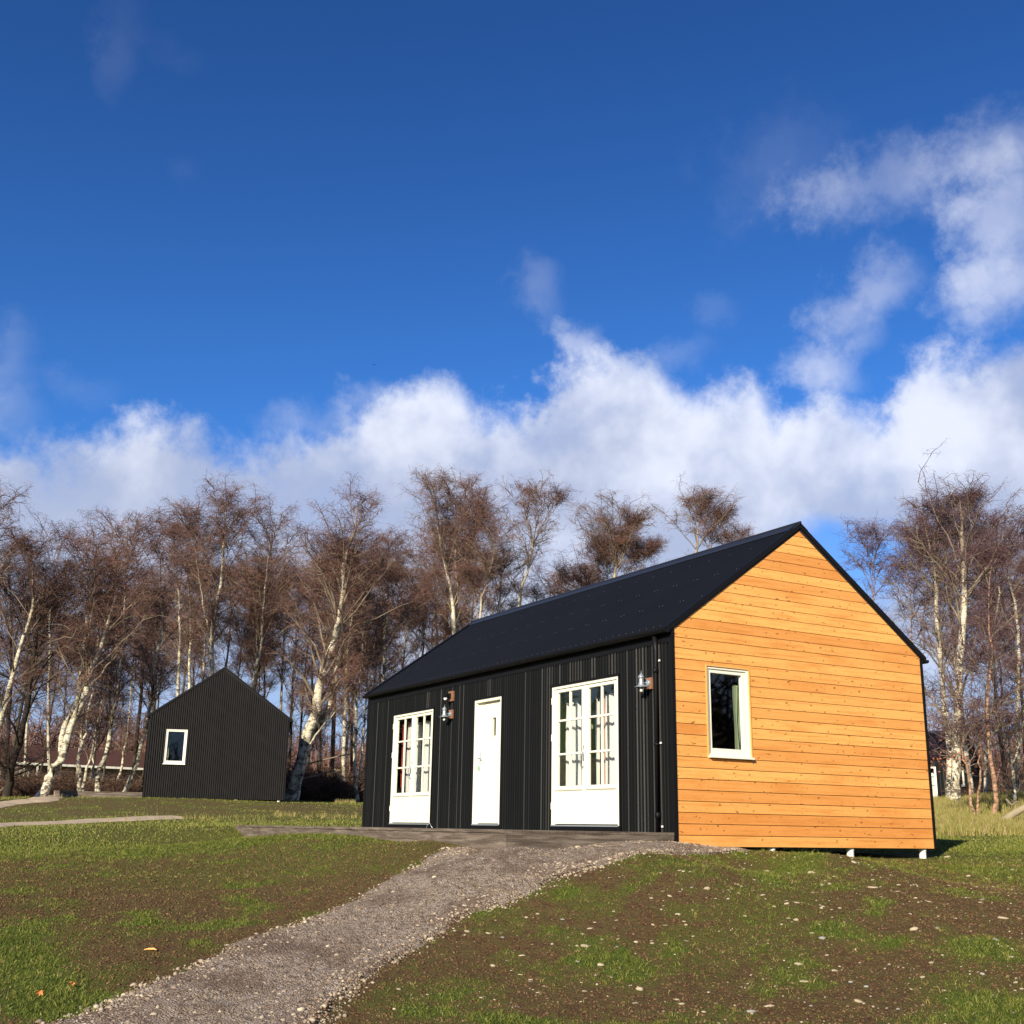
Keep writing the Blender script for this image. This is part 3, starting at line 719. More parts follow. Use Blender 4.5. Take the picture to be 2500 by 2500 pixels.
def cabin(root,wood_gable,main):
    # long walls
    zt=lambda a:EH-.02
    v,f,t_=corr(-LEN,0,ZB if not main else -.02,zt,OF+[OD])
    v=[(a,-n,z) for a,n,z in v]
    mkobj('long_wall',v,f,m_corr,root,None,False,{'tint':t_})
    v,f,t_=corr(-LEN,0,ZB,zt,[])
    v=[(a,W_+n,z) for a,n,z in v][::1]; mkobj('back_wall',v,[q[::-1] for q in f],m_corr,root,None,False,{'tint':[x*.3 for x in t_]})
    gt=lambda y: EH-.02+SL*min(y,W_-y)
    # far gable
    v,f,t_=corr(0,W_,ZB,gt,[]); mkobj('far_gable_wall',[(-LEN-.02-n,a,z) for a,n,z in v],f,m_corr2,root,None,False,{'tint':t_})
    # near gable
    if wood_gable:
        b=MB(); nb=int((RH-ZB)/.141)+1; r=random.Random(5)
        y0w,y1w,z0w,z1w=OW[0]-.019,OW[1]+.019,OW[2]-.012,OW[3]+.021
        for i in range(nb):
            za=ZB+i*.141+.004; zb=ZB+(i+1)*.141-.004
            if za>RH-.06: break
            zb=min(zb,RH-.05)
            def ext(z):
                if z<=EH-.03: return .022,W_-.022
                q=(z-(EH-.03))/SL; return .022+q,W_-.022-q
            spans=[(za,zb)]
            for zc in (z0w,z1w,EH-.03):
                ns=[]
                for s0,s1 in spans:
                    if s0+1e-4<zc<s1-1e-4: ns+=[(s0,zc),(zc,s1)]
                    else: ns.append((s0,s1))
                spans=ns
            tn=r.random()
            for s0,s1 in spans:
                a0,b0=ext(s0);a1,b1=ext(s1)
                if b1<=a1: a1=b1=(a1+b1)/2
                if z0w-1e-3<=s0 and s1<=z1w+1e-3: pcs=[(a0,y0w,a1,y0w),(y1w,b0,y1w,b1)]
                else: pcs=[(a0,b0,a1,b1)]
                for k_,(p,q,p1,q1) in enumerate(pcs):
                    tt=tn if k_==0 else (tn+.37)%1
                    b.prism([(p,s0),(q,s0),(q1,s1),(p1,s1)],0,-.018,.004,0,tt)
        b.build('gable_wall',m_wood,root)
        bk=MB(); bk.prism([(.02,ZB+.01),(y0w,ZB+.01),(y0w,gt(y0w)-.06),(.02,gt(.02)-.06)],0,-.028,-.020); bk.prism([(y1w,ZB+.01),(W_-.02,ZB+.01),(W_-.02,gt(W_-.02)-.06),(W_/2,RH-.09),(y1w,gt(y1w)-.06)],0,-.028,-.020)
        bk.box(-.028,-.020,y0w,y1w,ZB+.01,z0w).prism([(y0w,z1w),(y1w,z1w),(y1w,gt(y1w)-.06),(y0w,gt(y0w)-.06)],0,-.028,-.020)
        bk.build('wall_membrane',m_dark,root)
    else:
        v,f,t_=corr(.02,W_-.02,ZB,gt,[(OW[0]-.01,OW[1]+.01,OW[2]-.01,OW[3]+.01)])
        mkobj('gable_wall',[(n-.005,a,z) for a,n,z in v],f,m_corr2,root,None,False,{'tint':t_})
    gable_window(root,wood_gable,.004 if wood_gable else .012)
    # inner lining with openings
    ln=MB(); y0,y1=.075,.13
    xs=[-LEN+.05]+[x for o in sorted(OF+[OD]) for x in o[:2]]+[-.13]
    for i in range(0,len(xs),2): ln.box(xs[i],xs[i+1],y0,y1,0,EH-.1)
    for o in OF+[OD]: ln.box(o[0],o[1],y0,y1,2.126,EH-.1)
    ln.box(-LEN+.05,-.13,W_-.13,W_-.06,-.05,EH-.1)
    ln.build('wall_lining',m_dark,root)
    gl=MB()
    gl.prism([(.07,0),(OW[0],0),(OW[0],gt(OW[0])-.1),(.07,gt(.07)-.1)],0,-.125,-.092).prism([(OW[1],0),(W_-.07,0),(W_-.07,gt(W_-.07)-.1),(W_/2,RH-.15),(OW[1],gt(OW[1])-.1)],0,-.125,-.092)
    gl.box(-.125,-.092,OW[0],OW[1],0,OW[2]).prism([(OW[0],OW[3]),(OW[1],OW[3]),(OW[1],gt(OW[1])-.1),(OW[0],gt(OW[0])-.1)],0,-.125,-.092)
    gl.prism([(.07,0),(W_-.07,0),(W_-.07,gt(.07)-.1),(W_/2,RH-.15),(.07,gt(.07)-.1)],0,-LEN+.03,-LEN+.06)
    gl.each('gable_lining',m_in_dark,root)
    it=MB(); it.box(-LEN+.06,-.126,.131,W_-.131,-.06,.03,0)           # floor
    it.build('floor',m_floor,root)
    if main:
        for xp in (-3.10,-6.6):
            pt=MB(); pt.box(xp-.04,xp,.16,W_-1.6,.03,1.08,1).box(xp-.04,xp,.16,W_-1.6,1.083,2.50,0).box(xp,xp+.018,.16,W_-1.6,1.05,1.10,1)
            pt.build('partition_wall',[m_in_green,m_in_cream],root)
        bw=MB(); bw.box(-LEN+.1,-.14,W_-.19,W_-.134,.03,1.08,1).box(-LEN+.1,-.14,W_-.19,W_-.134,1.083,EH-.1,0).box(-LEN+.1,-.14,W_-.21,W_-.19,1.05,1.10,1)
        bw.build('back_lining',[m_in_green,m_in_cream],root)
    # roof
    ov=.085; yo=-.10
    def slope_sheet(side):
        pitch=.08; seg=6; n=int((LEN+2*.03)/pitch*seg)+1
        xs=np.linspace(-LEN-.03,.03,n); prof=.013*np.sin(2*np.pi*xs/pitch)
        st=np.linspace(0,1,3); vs=[];fs=[]
        nx,nz=-math.sin(math.atan(SL)),math.cos(math.atan(SL))
        for s_ in st:
            y=yo+(W_/2-yo)*s_; z=EH+.03+SL*y
            for x,p in zip(xs,prof):
                yy=y+nx*p; vs.append((x,yy if side==0 else W_-yy,z+nz*p))
        for i in range(len(st)-1):
            for j in range(n-1):
                a=i*n+j; q=(a,a+1,a+1+n,a+n); fs.append(q if side==0 else q[::-1])
        mi=[0]*len(fs)
        if main and side==0:
            # screw heads: small pyramids on the crests
            Lh=math.hypot(W_/2-yo,SL*(W_/2-yo))
            for row,(s_,every) in enumerate(((.035,2),(.30,6),(.30,6),(.56,6),(.56,6),(.82,6))):
                dd=0 if row not in (2,4) else 1
                for kx in range(int(LEN/pitch)):
                    if (kx+dd)%every: continue
                    x=-LEN-.03+ (kx+.25)*pitch
                    x=(math.floor(x/pitch)+.25)*pitch
                    y=yo+(W_/2-yo)*s_; z=EH+.03+SL*y
                    c=Vector((x,y+nx*.013,z+nz*.013)); N=Vector((0,nx,nz)); Tn=Vector((1,0,0)); B=Vector((0,nz,-nx))
                    r_=.006; b0=len(vs)
                    for th in range(5):
                        a_=2*math.pi*th/5; vs.append(tuple(c+(Tn*math.cos(a_)+B*math.sin(a_))*r_))
                    vs.append(tuple(c+N*.006))
                    for th in range(5): fs.append((b0+th,b0+(th+1)%5,b0+5)); mi.append(1)
        return mkobj('roof_slope',vs,fs,[m_roof,m_screw],root,mi,False)
    slope_sheet(0); slope_sheet(1)
    # under-roof boards (solid)
    ur=MB(); th=.05
    def band(side,mi=0):
        f_=lambda y:EH+.012+SL*y
        pl=[(yo+.03,f_(yo+.03)-th),(yo+.03,f_(yo+.03)),(W_/2,f_(W_/2)),(W_/2,f_(W_/2)-th-.02)]
        if side: pl=[(W_-a,z) for a,z in pl][::-1]
        return pl
    ur.prism(band(0),0,-LEN-.01,.008).prism(band(1),0,-LEN-.01,.008); ur.build('roof_deck',m_dark,root)
    # verge trims
    for xx in (.0,-LEN-.05):
        for side in (0,1):
            vt=MB()
            f_=lambda y:EH+.055+SL*y
            pl=[(yo-.0,f_(yo)-.075),(yo-.0,f_(yo)),(W_/2+.0,f_(W_/2)),(W_/2+.0,f_(W_/2)-.07)]
            if side: pl=[(W_-a,z) for a,z in pl][::-1]
            vt.prism(pl,0,xx+.010,xx+.034)
            pl2=[(a,z) for a,z in (([(yo,f_(yo)),(yo,f_(yo)+.012),(W_/2,f_(W_/2)+.012),(W_/2,f_(W_/2))]))]
            if side: pl2=[(W_-a,z) for a,z in pl2][::-1]
            vt.prism(pl2,0,xx-.03 if xx==0 else xx+.0,xx+.034 if xx==0 else xx+.12)
            vt.build('verge_trim',m_black,root)
    rc=MB(); zz=EH+.03+SL*W_/2
    for side in (0,1):
        dy=-1 if side==0 else 1; wv=.14
        pl=[(W_/2,zz+.035),(W_/2+dy*wv,zz+.035-SL*wv),(W_/2+dy*wv,zz+.02-SL*wv),(W_/2,zz+.018)]
        if side==0: pl=pl[::-1]
        rc.prism(pl,0,-LEN-.05,.045)
    r_=random.Random(3)
    rc.tube([(-LEN-.05,W_/2,zz+.035),(.045,W_/2,zz+.035)],.022,8)
    rc.build('ridge_cap',m_ridge,root)
    # gutters
    for side in (0,1):
        g=MB(); yy=-.085
        prof=[(math.cos(a)*.055,math.sin(a)*.055) for a in np.linspace(math.pi,2*math.pi,9)]
        pl=[(yy+a-.02,EH-.045+z) for a,z in prof]+[(yy+.05-.02,EH-.045),(yy-.05-.02,EH-.045)]
        if side: pl=[(W_-a,z) for a,z in pl][::-1]
        g.prism(pl,0,-LEN-.04,.035)
        pl=[(-.004,EH-.10),(-.004,EH+.0),(-.045,EH+.0),(-.045,EH-.10)] 
        if side: pl=[(W_-a,z) for a,z in pl][::-1]
        g.prism(pl,0,-LEN,.0)
        pl=[(-.024,EH-.21),(-.024,EH-.10),(.0,EH-.10),(.0,EH-.21)]
        g.prism(pl if not side else [(W_-a,z) for a,z in pl][::-1],0,-LEN,.0)
        g.build('gutter',m_black,root)
    # corner trims
    ct=MB()
    for (x0,x1,ya,yb) in ((-.055,.016,-.028,.020),(-.055,.016,W_-.020,W_+.028),(-LEN-.03,-LEN+.05,-.026,.020),(-LEN-.03,-LEN+.05,W_-.02,W_+.026)):
        ct.box(x0,x1,ya,yb,ZB,EH-.02)
    ct.each('corner_trim',m_black,root)
    bs=MB(); bs.box(-LEN,-.03,.0,.06,-.16,-.02 if main else -.15).box(-.09,-.03,.06,W_-.03,-.16,-.03).box(-LEN,-.03,W_-.09,W_-.02,-.16,-.03); bs.each('base_beam',m_dark,root)
    # downpipe
    dp=MB(); xp=-.30
    dp.tube([(xp,-.068,EH-.09),(xp,-.064,EH-.3),(xp,-.062,-.01)],.034,12)
    dp.tube([(xp,-.062,2.05),(xp,-.062,2.12)],.039,12).tube([(xp,-.062,.18),(xp,-.062,.25)],.039,12).tube([(xp,-.062,1.1),(xp,-.062,1.13)],.039,12)
    DP=dp.build('downpipe',m_black,root,smooth=True)
    for zz_ in (2.214,1.131,.073):
        cl=MB(); cl.box(-.255,-.225,-.045,-.02,zz_-.012,zz_+.012); cl.build('clip',m_whiteplastic,DP)
    if main:
        cdp=MB(); cdp.tube([(-.215,-.03,.0),(-.215,-.03,2.35)],.010,8); cdp.build('cable_conduit',m_black,root)
    french_door(root,OF[0][0],OF[0][1]); french_door(root,OF[1][0],OF[1][1]); entrance_door(root)
    # piers
    for (xx,yy) in ((-.02,1.65),(-.02,3.11),(-.02,4.57),(-3,4.6),(-6,4.6),(-9,4.6),(-4,2.5),(-8,2.5),(-.06,.15)):
        pr=MB(); pr.tube([(xx-.06,yy,-.60),(xx-.06,yy,-.205)],.05,14).tube([(xx-.06,yy,-.205),(xx-.06,yy,-.165)],.056,14); pr.build('foundation_post',m_pier,root,smooth=False)
main=empty('timber_cabin',(0,0,0),0,'cabin with orange larch gable, black corrugated side and three white doors','cabin')
cabin(main,True,True)
h2=empty('timber_cabin',(-29.37,-.045,1.012),R_(-18),'all black corrugated cabin on the left with one small white framed gable window','cabin')
cabin(h2,False,False)
def copy_tree(o,parent=None):
    c_=o.copy(); COL.objects.link(c_); c_.parent=parent
    for ch in list(o.children): copy_tree(ch,c_)
    return c_
h3=copy_tree(h2); h3.location=(-35.4,48.72,1.93); h3.rotation_euler=(0,0,R_(22))
h3['label']='distant dark cabin half hidden by birch trunks at the far right'

# decks
def deck(loc,rz,D,X0,label,mt,zb=-.24,plankmat=None):
    r=empty('timber_deck',loc,rz,label,'deck')
    b=MB(); n=int(D/.125); pw=(D-.016)/n
    for i in range(n): b.box(X0,0.0,-D-.014+i*pw+.004,-D-.014+(i+1)*pw-.004,-.034+.0008*(i%3),-.001+.0008*(i%3))
    b.build('deck_boards',plankmat or m_deck,r)
    xs=[X0,X0+.95,X0+3.5,X0+5.6,X0+8.0,.0] if X0<-9 else [X0,0]
    for i in range(len(xs)-1):
        f_=MB(); f_.box(xs[i]+.002,xs[i+1]-.002,-D+.004,-D+.033,zb-.14,-.037); f_.build('fascia_board',mt,r,bevel=.003)
    f_=MB(); f_.box(-.040,-.004,-D+.034,-.035,zb,-.036); f_.build('end_board',m_deck,r)
    f_=MB(); f_.box(X0+.004,X0+.04,-D+.034,-.035,zb,-.036); f_.build('end_board',mt,r)
    f_=MB()
    for yy in (-D+.5,-D*.5): f_.box(X0+.05,-.05,yy-.03,yy+.03,zb,-.036)
    f_.each('joist',m_deck,r)
    return r
dk=deck((0,0,0),0,2.5,-10.5,'long low weathered timber deck in front of the orange gabled cabin',m_deck)
deck((-29.37,-.045,1.012),R_(-18),2.9,-6.5,'low pinkish timber deck left of the all black cabin',m_deckpink)
d3=deck((-35.4,48.72,1.93),R_(22),2.5,-8,'low timber deck of the distant cabin behind the birches',m_deckpink)

# lamps
def wall_lamp(x,z,label):
    r=empty('wall_lamp',(x,-.018,z),0,label,'wall lamp','galvanised lanterns on the black wall')
    b=MB(); b.box(-.085,.085,-.04,.0,-.10,.085); b.build('mounting_block',m_block,r,bevel=.003)
    br=MB(); br.tube([(0,-.040,0),(0,-.056,0)],.055,18).tube([(0,-.056,0),(0,-.066,0)],.040,16)
    br.tube([(0,-.06,0),(0,-.10,.0),(0,-.125,0)],.009,8); br.tube([(0,-.06,-.01),(0,-.09,-.045),(0,-.12,-.05),(0,-.135,-.03)],.006,8); br.build('bracket',m_steel,r)
    yc=-.175
    sh=MB(); sh.lathe((0,yc,0),[(.006,.155),(.010,.14),(.03,.125),(.046,.10),(.052,.085),(.054,.078),(.040,.075),(.038,.07),(.038,-.0),(.046,-.012),(.048,-.03),(.052,-.04),(.075,-.058),(.108,-.070),(.110,-.076),(.07,-.066),(.045,-.055)],22)
    ring=[(math.cos(a)*.013,yc,.17+math.sin(a)*.016) for a in np.linspace(-.5*math.pi,1.5*math.pi,12)]
    sh.tube(ring,.0028,5); sh.build('lamp_shade',m_steel,r,smooth=True)
    gl=MB(); gl.lathe((0,yc,0),[(.042,-.062),(.042,-.12),(.038,-.15),(.026,-.17),(.0,-.178)],18); gl.build('lamp_glass',m_glass,r,smooth=True)
    bu=MB(); bu.lathe((0,yc,0),[(.008,-.055),(.010,-.08),(.020,-.10),(.026,-.125),(.022,-.145),(.0,-.155)],12); bu.build('bulb',m_bulb,r,smooth=True)
    r.scale=(.84,.84,.84); return r
wall_lamp(-6.33,1.96,'galvanised lantern between the left glazed doors and the plain white door')
wall_lamp(-.48,1.935,'galvanised lantern right of the right glazed doors, near the orange gable')
r=empty('motion_sensor',(-6.33,-.018,2.27),0,'small black motion sensor on a wood block above the left lantern','sensor')
b=MB(); b.box(-.085,.085,-.04,0,-.09,.09); b.build('mounting_block',m_block,r,bevel=.003)
b=MB(); b.box(-.03,.03,-.075,-.04,-.04,.05).tube([(0,-.07,.02),(0,-.11,.03),(0,-.13,.0)],.012,8).box(-.035,.035,-.165,-.095,-.035,.01); b.build('housing',m_black,r,bevel=.004)
b=MB(); b.tube([(0,-.135,-.036),(0,-.135,-.075)],[.034,.026],14); b.build('lens',m_whiteplastic,r,smooth=True)
# keys with tag
r=empty('key_ring',(-5.37,.045,1.06),0,'keys with a green tag hanging from the white door lock','keys')
b=MB(); b.tube([(0,0,.03),(0,-.02,.01),(0,-.018,-.03)],.004,6); b.build('key',m_steel,r)
b=MB(); b.box(-.018,.018,-.028,-.020,-.11,-.03); b.build('tag',m_green,r,bevel=.004)
# loop of cable
b=MB(); b.tube([(-7.12+.22*i/10-.0,-.05-.01*math.sin(i),.005+.075*math.sin(math.pi*i/10)) for i in range(11)],.006,6)
tag(b.build('cable',m_steel),'short grey loop of cable standing on the deck by the left glazed doors','cable')
# curtains
def curtain(x0,x1,y,z0,z1,mt,label,amp=.025,n=40,rag=.04):
    vs=[];fs=[]; nz=6; w_=(x1-x0)
    for i in range(n+1):
        s=i/n; x=x0+w_*s; yy=y+amp*math.sin(s*w_/.075*2*math.pi+math.sin(s*9))+.01*math.sin(s*31)
        for j in range(nz+1):
            q=j/nz; zt_=z1+rag*math.sin(s*w_/.075*2*math.pi*.5+1)
            vs.append((x+.01*math.sin(j+i*.3),yy*(1)+.006*math.sin(j*1.3+i*.5),z0+(zt_-z0)*q))
    for i in range(n):
        for j in range(nz):
            a=i*(nz+1)+j; fs.append((a,a+nz+1,a+nz+2,a+1))
    o=mkobj('curtain',vs,fs,mt,smooth=True); tag(o,label,'curtain'); return o
curtain(-2.97,-2.57,.24,.05,1.86,m_curt,'white curtain behind the left leaf of the right glazed doors')
curtain(-2.40,-2.27,.24,.05,1.88,m_curt,'thin white curtain strip behind the middle of the right glazed doors',.012,12)
curtain(-2.18,-2.05,.25,.05,1.88,m_curt,'thin white curtain edge right of the middle of the right glazed doors',.012,12)
curtain(-2.01,-1.93,.27,.05,1.90,m_curtp,'pink curtain strip behind the right leaf of the right glazed doors',.012,12)
curtain(-1.91,-1.58,.24,.05,1.90,m_curt,'white curtain at the right edge of the right glazed doors')
o=curtain(1.165,1.27,.18,.99,1.97,m_wallstrip,'pale green strip added for the sunlit inner wall behind the gable window',.01,12,.01); o.rotation_euler=(0,0,math.pi/2)  # added strip standing in for the sunlit green wall inside
curtain(-8.81,-8.70,.17,.75,2.02,m_curtr,'dark red curtain at the left edge of the left glazed doors',.012,12)
curtain(-8.74,-8.50,.26,.05,1.98,m_curt,'thin white curtain strip behind the left leaf of the left glazed doors',.012,12)
curtain(-8.34,-8.08,.24,.05,1.92,m_curt,'wide white curtain behind the right leaf of the left glazed doors')
curtain(-7.98,-7.60,.24,.05,1.92,m_curt,'white curtain at the right edge of the left glazed doors')
o=curtain(-3.2,-1.2,.20,.05,1.75,m_curt,'white curtain behind the door panes of the distant cabin'); o.matrix_world=Matrix.Translation((-35.4,48.72,1.93))@Matrix.Rotation(R_(22),4,'Z')

# ------------------------------------------------------------------ vectorised limbs
def grow(S,az,e0,e1,L,K,wob,zdrop=None):
    """S (N,3) starts; az,e0,e1,L (N,) -> (N,K,3)"""
    N=len(S); P=np.zeros((N,K,3)); P[:,0]=S
    st=L/(K-1); a=az.copy(); ne=np.zeros(N)
    for k_ in range(1,K):
        q=(k_-.5)/(K-1); e=e0+(e1-e0)*q**1.2
        a=a+rng.normal(0,wob,N); ne=ne*.5+rng.normal(0,wob,N)
        e=e+ne
        P[:,k_]=P[:,k_-1]+np.c_[np.cos(a)*np.cos(e),np.sin(a)*np.cos(e),np.sin(e)]*st[:,None]
    return P
def tubes(P,Rd,sides):
    N,K,_=P.shape
    T_=np.zeros_like(P); T_[:,1:-1]=P[:,2:]-P[:,:-2]; T_[:,0]=P[:,1]-P[:,0]; T_[:,-1]=P[:,-1]-P[:,-2]
    T_/=np.linalg.norm(T_,axis=2,keepdims=True)+1e-9
    ref=np.where(np.abs(T_[...,2:3])>.9,np.array([1.,0,0]),np.array([0,0,1.]))
    A=np.cross(T_,ref); A/=np.linalg.norm(A,axis=2,keepdims=True)+1e-9; B=np.cross(T_,A)
    th=np.arange(sides)*2*np.pi/sides
    V_=P[:,:,None,:]+(A[:,:,None,:]*np.cos(th)[None,None,:,None]+B[:,:,None,:]*np.sin(th)[None,None,:,None])*Rd[:,:,None,None]
    idx=np.arange(N*K*sides).reshape(N,K,sides)
    a=idx[:,:-1,:]; b=np.roll(idx,-1,axis=2)[:,:-1,:]; c_=np.roll(idx,-1,axis=2)[:,1:,:]; d=idx[:,1:,:]
    F=np.stack([a,b,c_,d],-1).reshape(-1,4)
    return V_.reshape(-1,3),F
def ribbons(P,Wd):
    N,K,_=P.shape
    T_=P[:,-1]-P[:,0]; T_/=np.linalg.norm(T_,axis=1,keepdims=True)+1e-9
    r=rng.normal(size=(N,3)); A=np.cross(T_,r); A/=np.linalg.norm(A,axis=1,keepdims=True)+1e-9
    V_=np.stack([P-A[:,None,:]*Wd[:,:,None]/2,P+A[:,None,:]*Wd[:,:,None]/2],2)
    idx=np.arange(N*K*2).reshape(N,K,2)
    F=np.stack([idx[:,:-1,0],idx[:,:-1,1],idx[:,1:,1],idx[:,1:,0]],-1).reshape(-1,4)
    return V_.reshape(-1,3),F
def pick(P,n,s0,s1):
    """n random points on each polyline; returns pts, owner, s"""
    N,K,_=P.shape; s=rng.uniform(s0,s1,(N,n)); own=np.repeat(np.arange(N),n); s=s.ravel()
    f_=s*(K-1); i=np.clip(f_.astype(int),0,K-2); f_=(f_-i)[:,None]
    return P[own,i]*(1-f_)+P[own,i+1]*f_, own, s
def join(parts):
    V_=[];F=[];M_=[];b=0
    for v,f,m in parts: V_.append(v);F.append(f+b);M_.append(np.full(len(f),m));b+=len(v)
    return np.concatenate(V_),np.concatenate(F),np.concatenate(M_)
def make_tree(name,label,cat,trunks,D,r0,hw,ztop=None,cs=.35,nl=18,dens=1.,bark=m_bark,limb=m_limb,twig=m_twig,droop=.9,group=None,up=55,fine=4,tw=1.):
    """trunks: list of pixel polylines (base first) or world arrays; hw crown half width in metres"""
    cs=cs*.82; base=None; parts=[]; tp=[]; Ls=[]
    wtr=[]
    for q,tr in enumerate(trunks):
        if isinstance(tr,np.ndarray): P=tr.copy()
        else:
            P=np.array([at(u,v,D+q*.35) for u,v in tr])
        P[1:,:2]+=rng.normal(0,.04,(len(P)-1,2))
        wtr.append(P)
    P0=wtr[0]; zb=float(height(P0[0,0],P0[0,1]))-.15
    if P0[0,2]>zb+.02:
        d_=(P0[0]-P0[1]); q_=(P0[0,2]-zb)/max(.2,abs(d_[2])); q_=min(q_,3); nb_=P0[0]+d_*q_*.8; nb_[2]=zb; wtr[0]=np.vstack([nb_,P0])
    else: wtr[0][0,2]=zb
    r0=r0*.74
    base=wtr[0][0].copy()
    root=empty(name,tuple(base),0,label,cat,group)
    for q,P in enumerate(wtr):
        n=22; C=resamp(P,n)-base; h=np.linspace(0,1,n); hq=np.clip((P[0,2]-wtr[0][0,2])/max(1.,wtr[0][-1,2]-wtr[0][0,2]),0,1); rr=r0*(max(.2,(1-hq)**.9*.75) if q else 1.)
        C[1:-1,:2]+=rng.normal(0,.02,(n-2,2))
        Rr=rr*((1-h)**.85*.92+.05); Rr[0]*=1.35 if not q else 1; Rr[1]*=1.12 if not q else 1
        Rr*=1+rng.normal(0,.05,n)
        v,f_=tubes(C[None],Rr[None],10)
        hz=np.clip(v[:,2]/max(1.,C[-1,2]),0,1)
        mkobj('trunk',v,f_,bark,root,smooth=True,vattr={'hgt':hz})
        # limbs
        nn=max(5,int(nl*1.35*(1 if q==0 else .75))); t_=np.sort(rng.uniform(cs,.97,nn)); fi=t_*(n-1); ii=np.clip(fi.astype(int),0,n-2); ff=(fi-ii)[:,None]
        S=C[ii]*(1-ff)+C[ii+1]*ff; az=np.arange(nn)*2.4+rng.uniform(0,6.28)+rng.normal(0,.3,nn)
        prof=np.sin(np.clip((t_-cs)/(1-cs),0,1)*np.pi*.82+.38); L=hw*1.32*prof*rng.uniform(.65,1.15,nn)+.5; L=np.minimum(L,(C[-1,2]-S[:,2])*1.2+.3)
        e0=np.radians(up+11+rng.normal(0,8,nn)); e1=np.radians(rng.uniform(22,66,nn))
        PP=grow(S,az,e0,e1,L,8,.15); rb=np.interp(t_,h,Rr)*.42; Rl=(rb[:,None]*np.linspace(1,.18,8)[None]).clip(.011)
        Ls.append((PP,Rl))
        # leader top as a limb
        tp.append(C[-6:])
    LP=np.concatenate([a for a,b in Ls]); LR=np.concatenate([b for a,b in Ls])
    v,f_=tubes(LP,LR,5); parts.append((v,f_,0))
    # sub branches
    nsub=max(4,int(9.5*dens)); S,own,s=pick(LP,nsub,.18,1.); kp_=rng.uniform(0,1,len(S))<np.clip(np.linalg.norm(LP[own,-1]-LP[own,0],axis=1)/2.2,.12,1); S=S[kp_]; own=own[kp_]; 
    lead=np.concatenate([resamp(x,8)[None] for x in tp]); S2,own2,s2=pick(lead,8,.0,1.); 
    ldir=np.arctan2(LP[own,-1,1]-LP[own,0,1],LP[own,-1,0]-LP[own,0,0])
    az=np.concatenate([ldir+rng.normal(0,.9,len(S)),rng.uniform(0,6.28,len(S2))])
    LL=np.linalg.norm(LP[:,-1]-LP[:,0],axis=1)
    L=np.concatenate([(LL[own]*.28+.35)*rng.uniform(.6,1.2,len(S)),np.full(len(S2),hw*.30)*rng.uniform(.6,1.2,len(S2))])
    S=np.vstack([S,S2]); N=len(S)
    SP=grow(S,az,np.radians(rng.uniform(20,75,N)),np.radians(rng.uniform(-40,45,N)),L,5,.25)
    Rr=np.linspace(.014,.006,5)[None]*np.ones((N,1))*tw
    hf=N*2//5; v,f_=tubes(SP[:hf],Rr[:hf]*1.25,3); parts.append((v,f_,0)); v,f_=tubes(SP[hf:],Rr[hf:],3); parts.append((v,f_,1))
    # twigs
    S,own,s=pick(SP,max(3,int(7*dens)),.15,1.); N=len(S)
    TP=grow(S,rng.uniform(0,6.28,N),np.radians(rng.uniform(0,75,N)),np.radians(rng.uniform(-60,55,N)),rng.uniform(.3,.7,N),4,.3)
    v,f_=ribbons(TP,np.linspace(.013,.006,4)[None]*np.ones((N,1))*tw); parts.append((v,f_,1))
    S,own,s=pick(TP,fine,.2,1.); N=len(S)
    FP=grow(S,rng.uniform(0,6.28,N),np.radians(rng.uniform(-50,60,N)),np.radians(np.clip(rng.normal(-58,40,N)*droop,-88,80)),rng.uniform(.15,.42,N),3,.25)
    v,f_=ribbons(FP,np.linspace(.008,.005,3)[None]*np.ones((N,1))*tw); parts.append((v,f_,1))
    V_,F,M_=join(parts)
    mkobj('crown',V_,F,[limb,twig],root,M_)
    return root
T_=make_tree
B='birch'
A_='bare birch_tree'
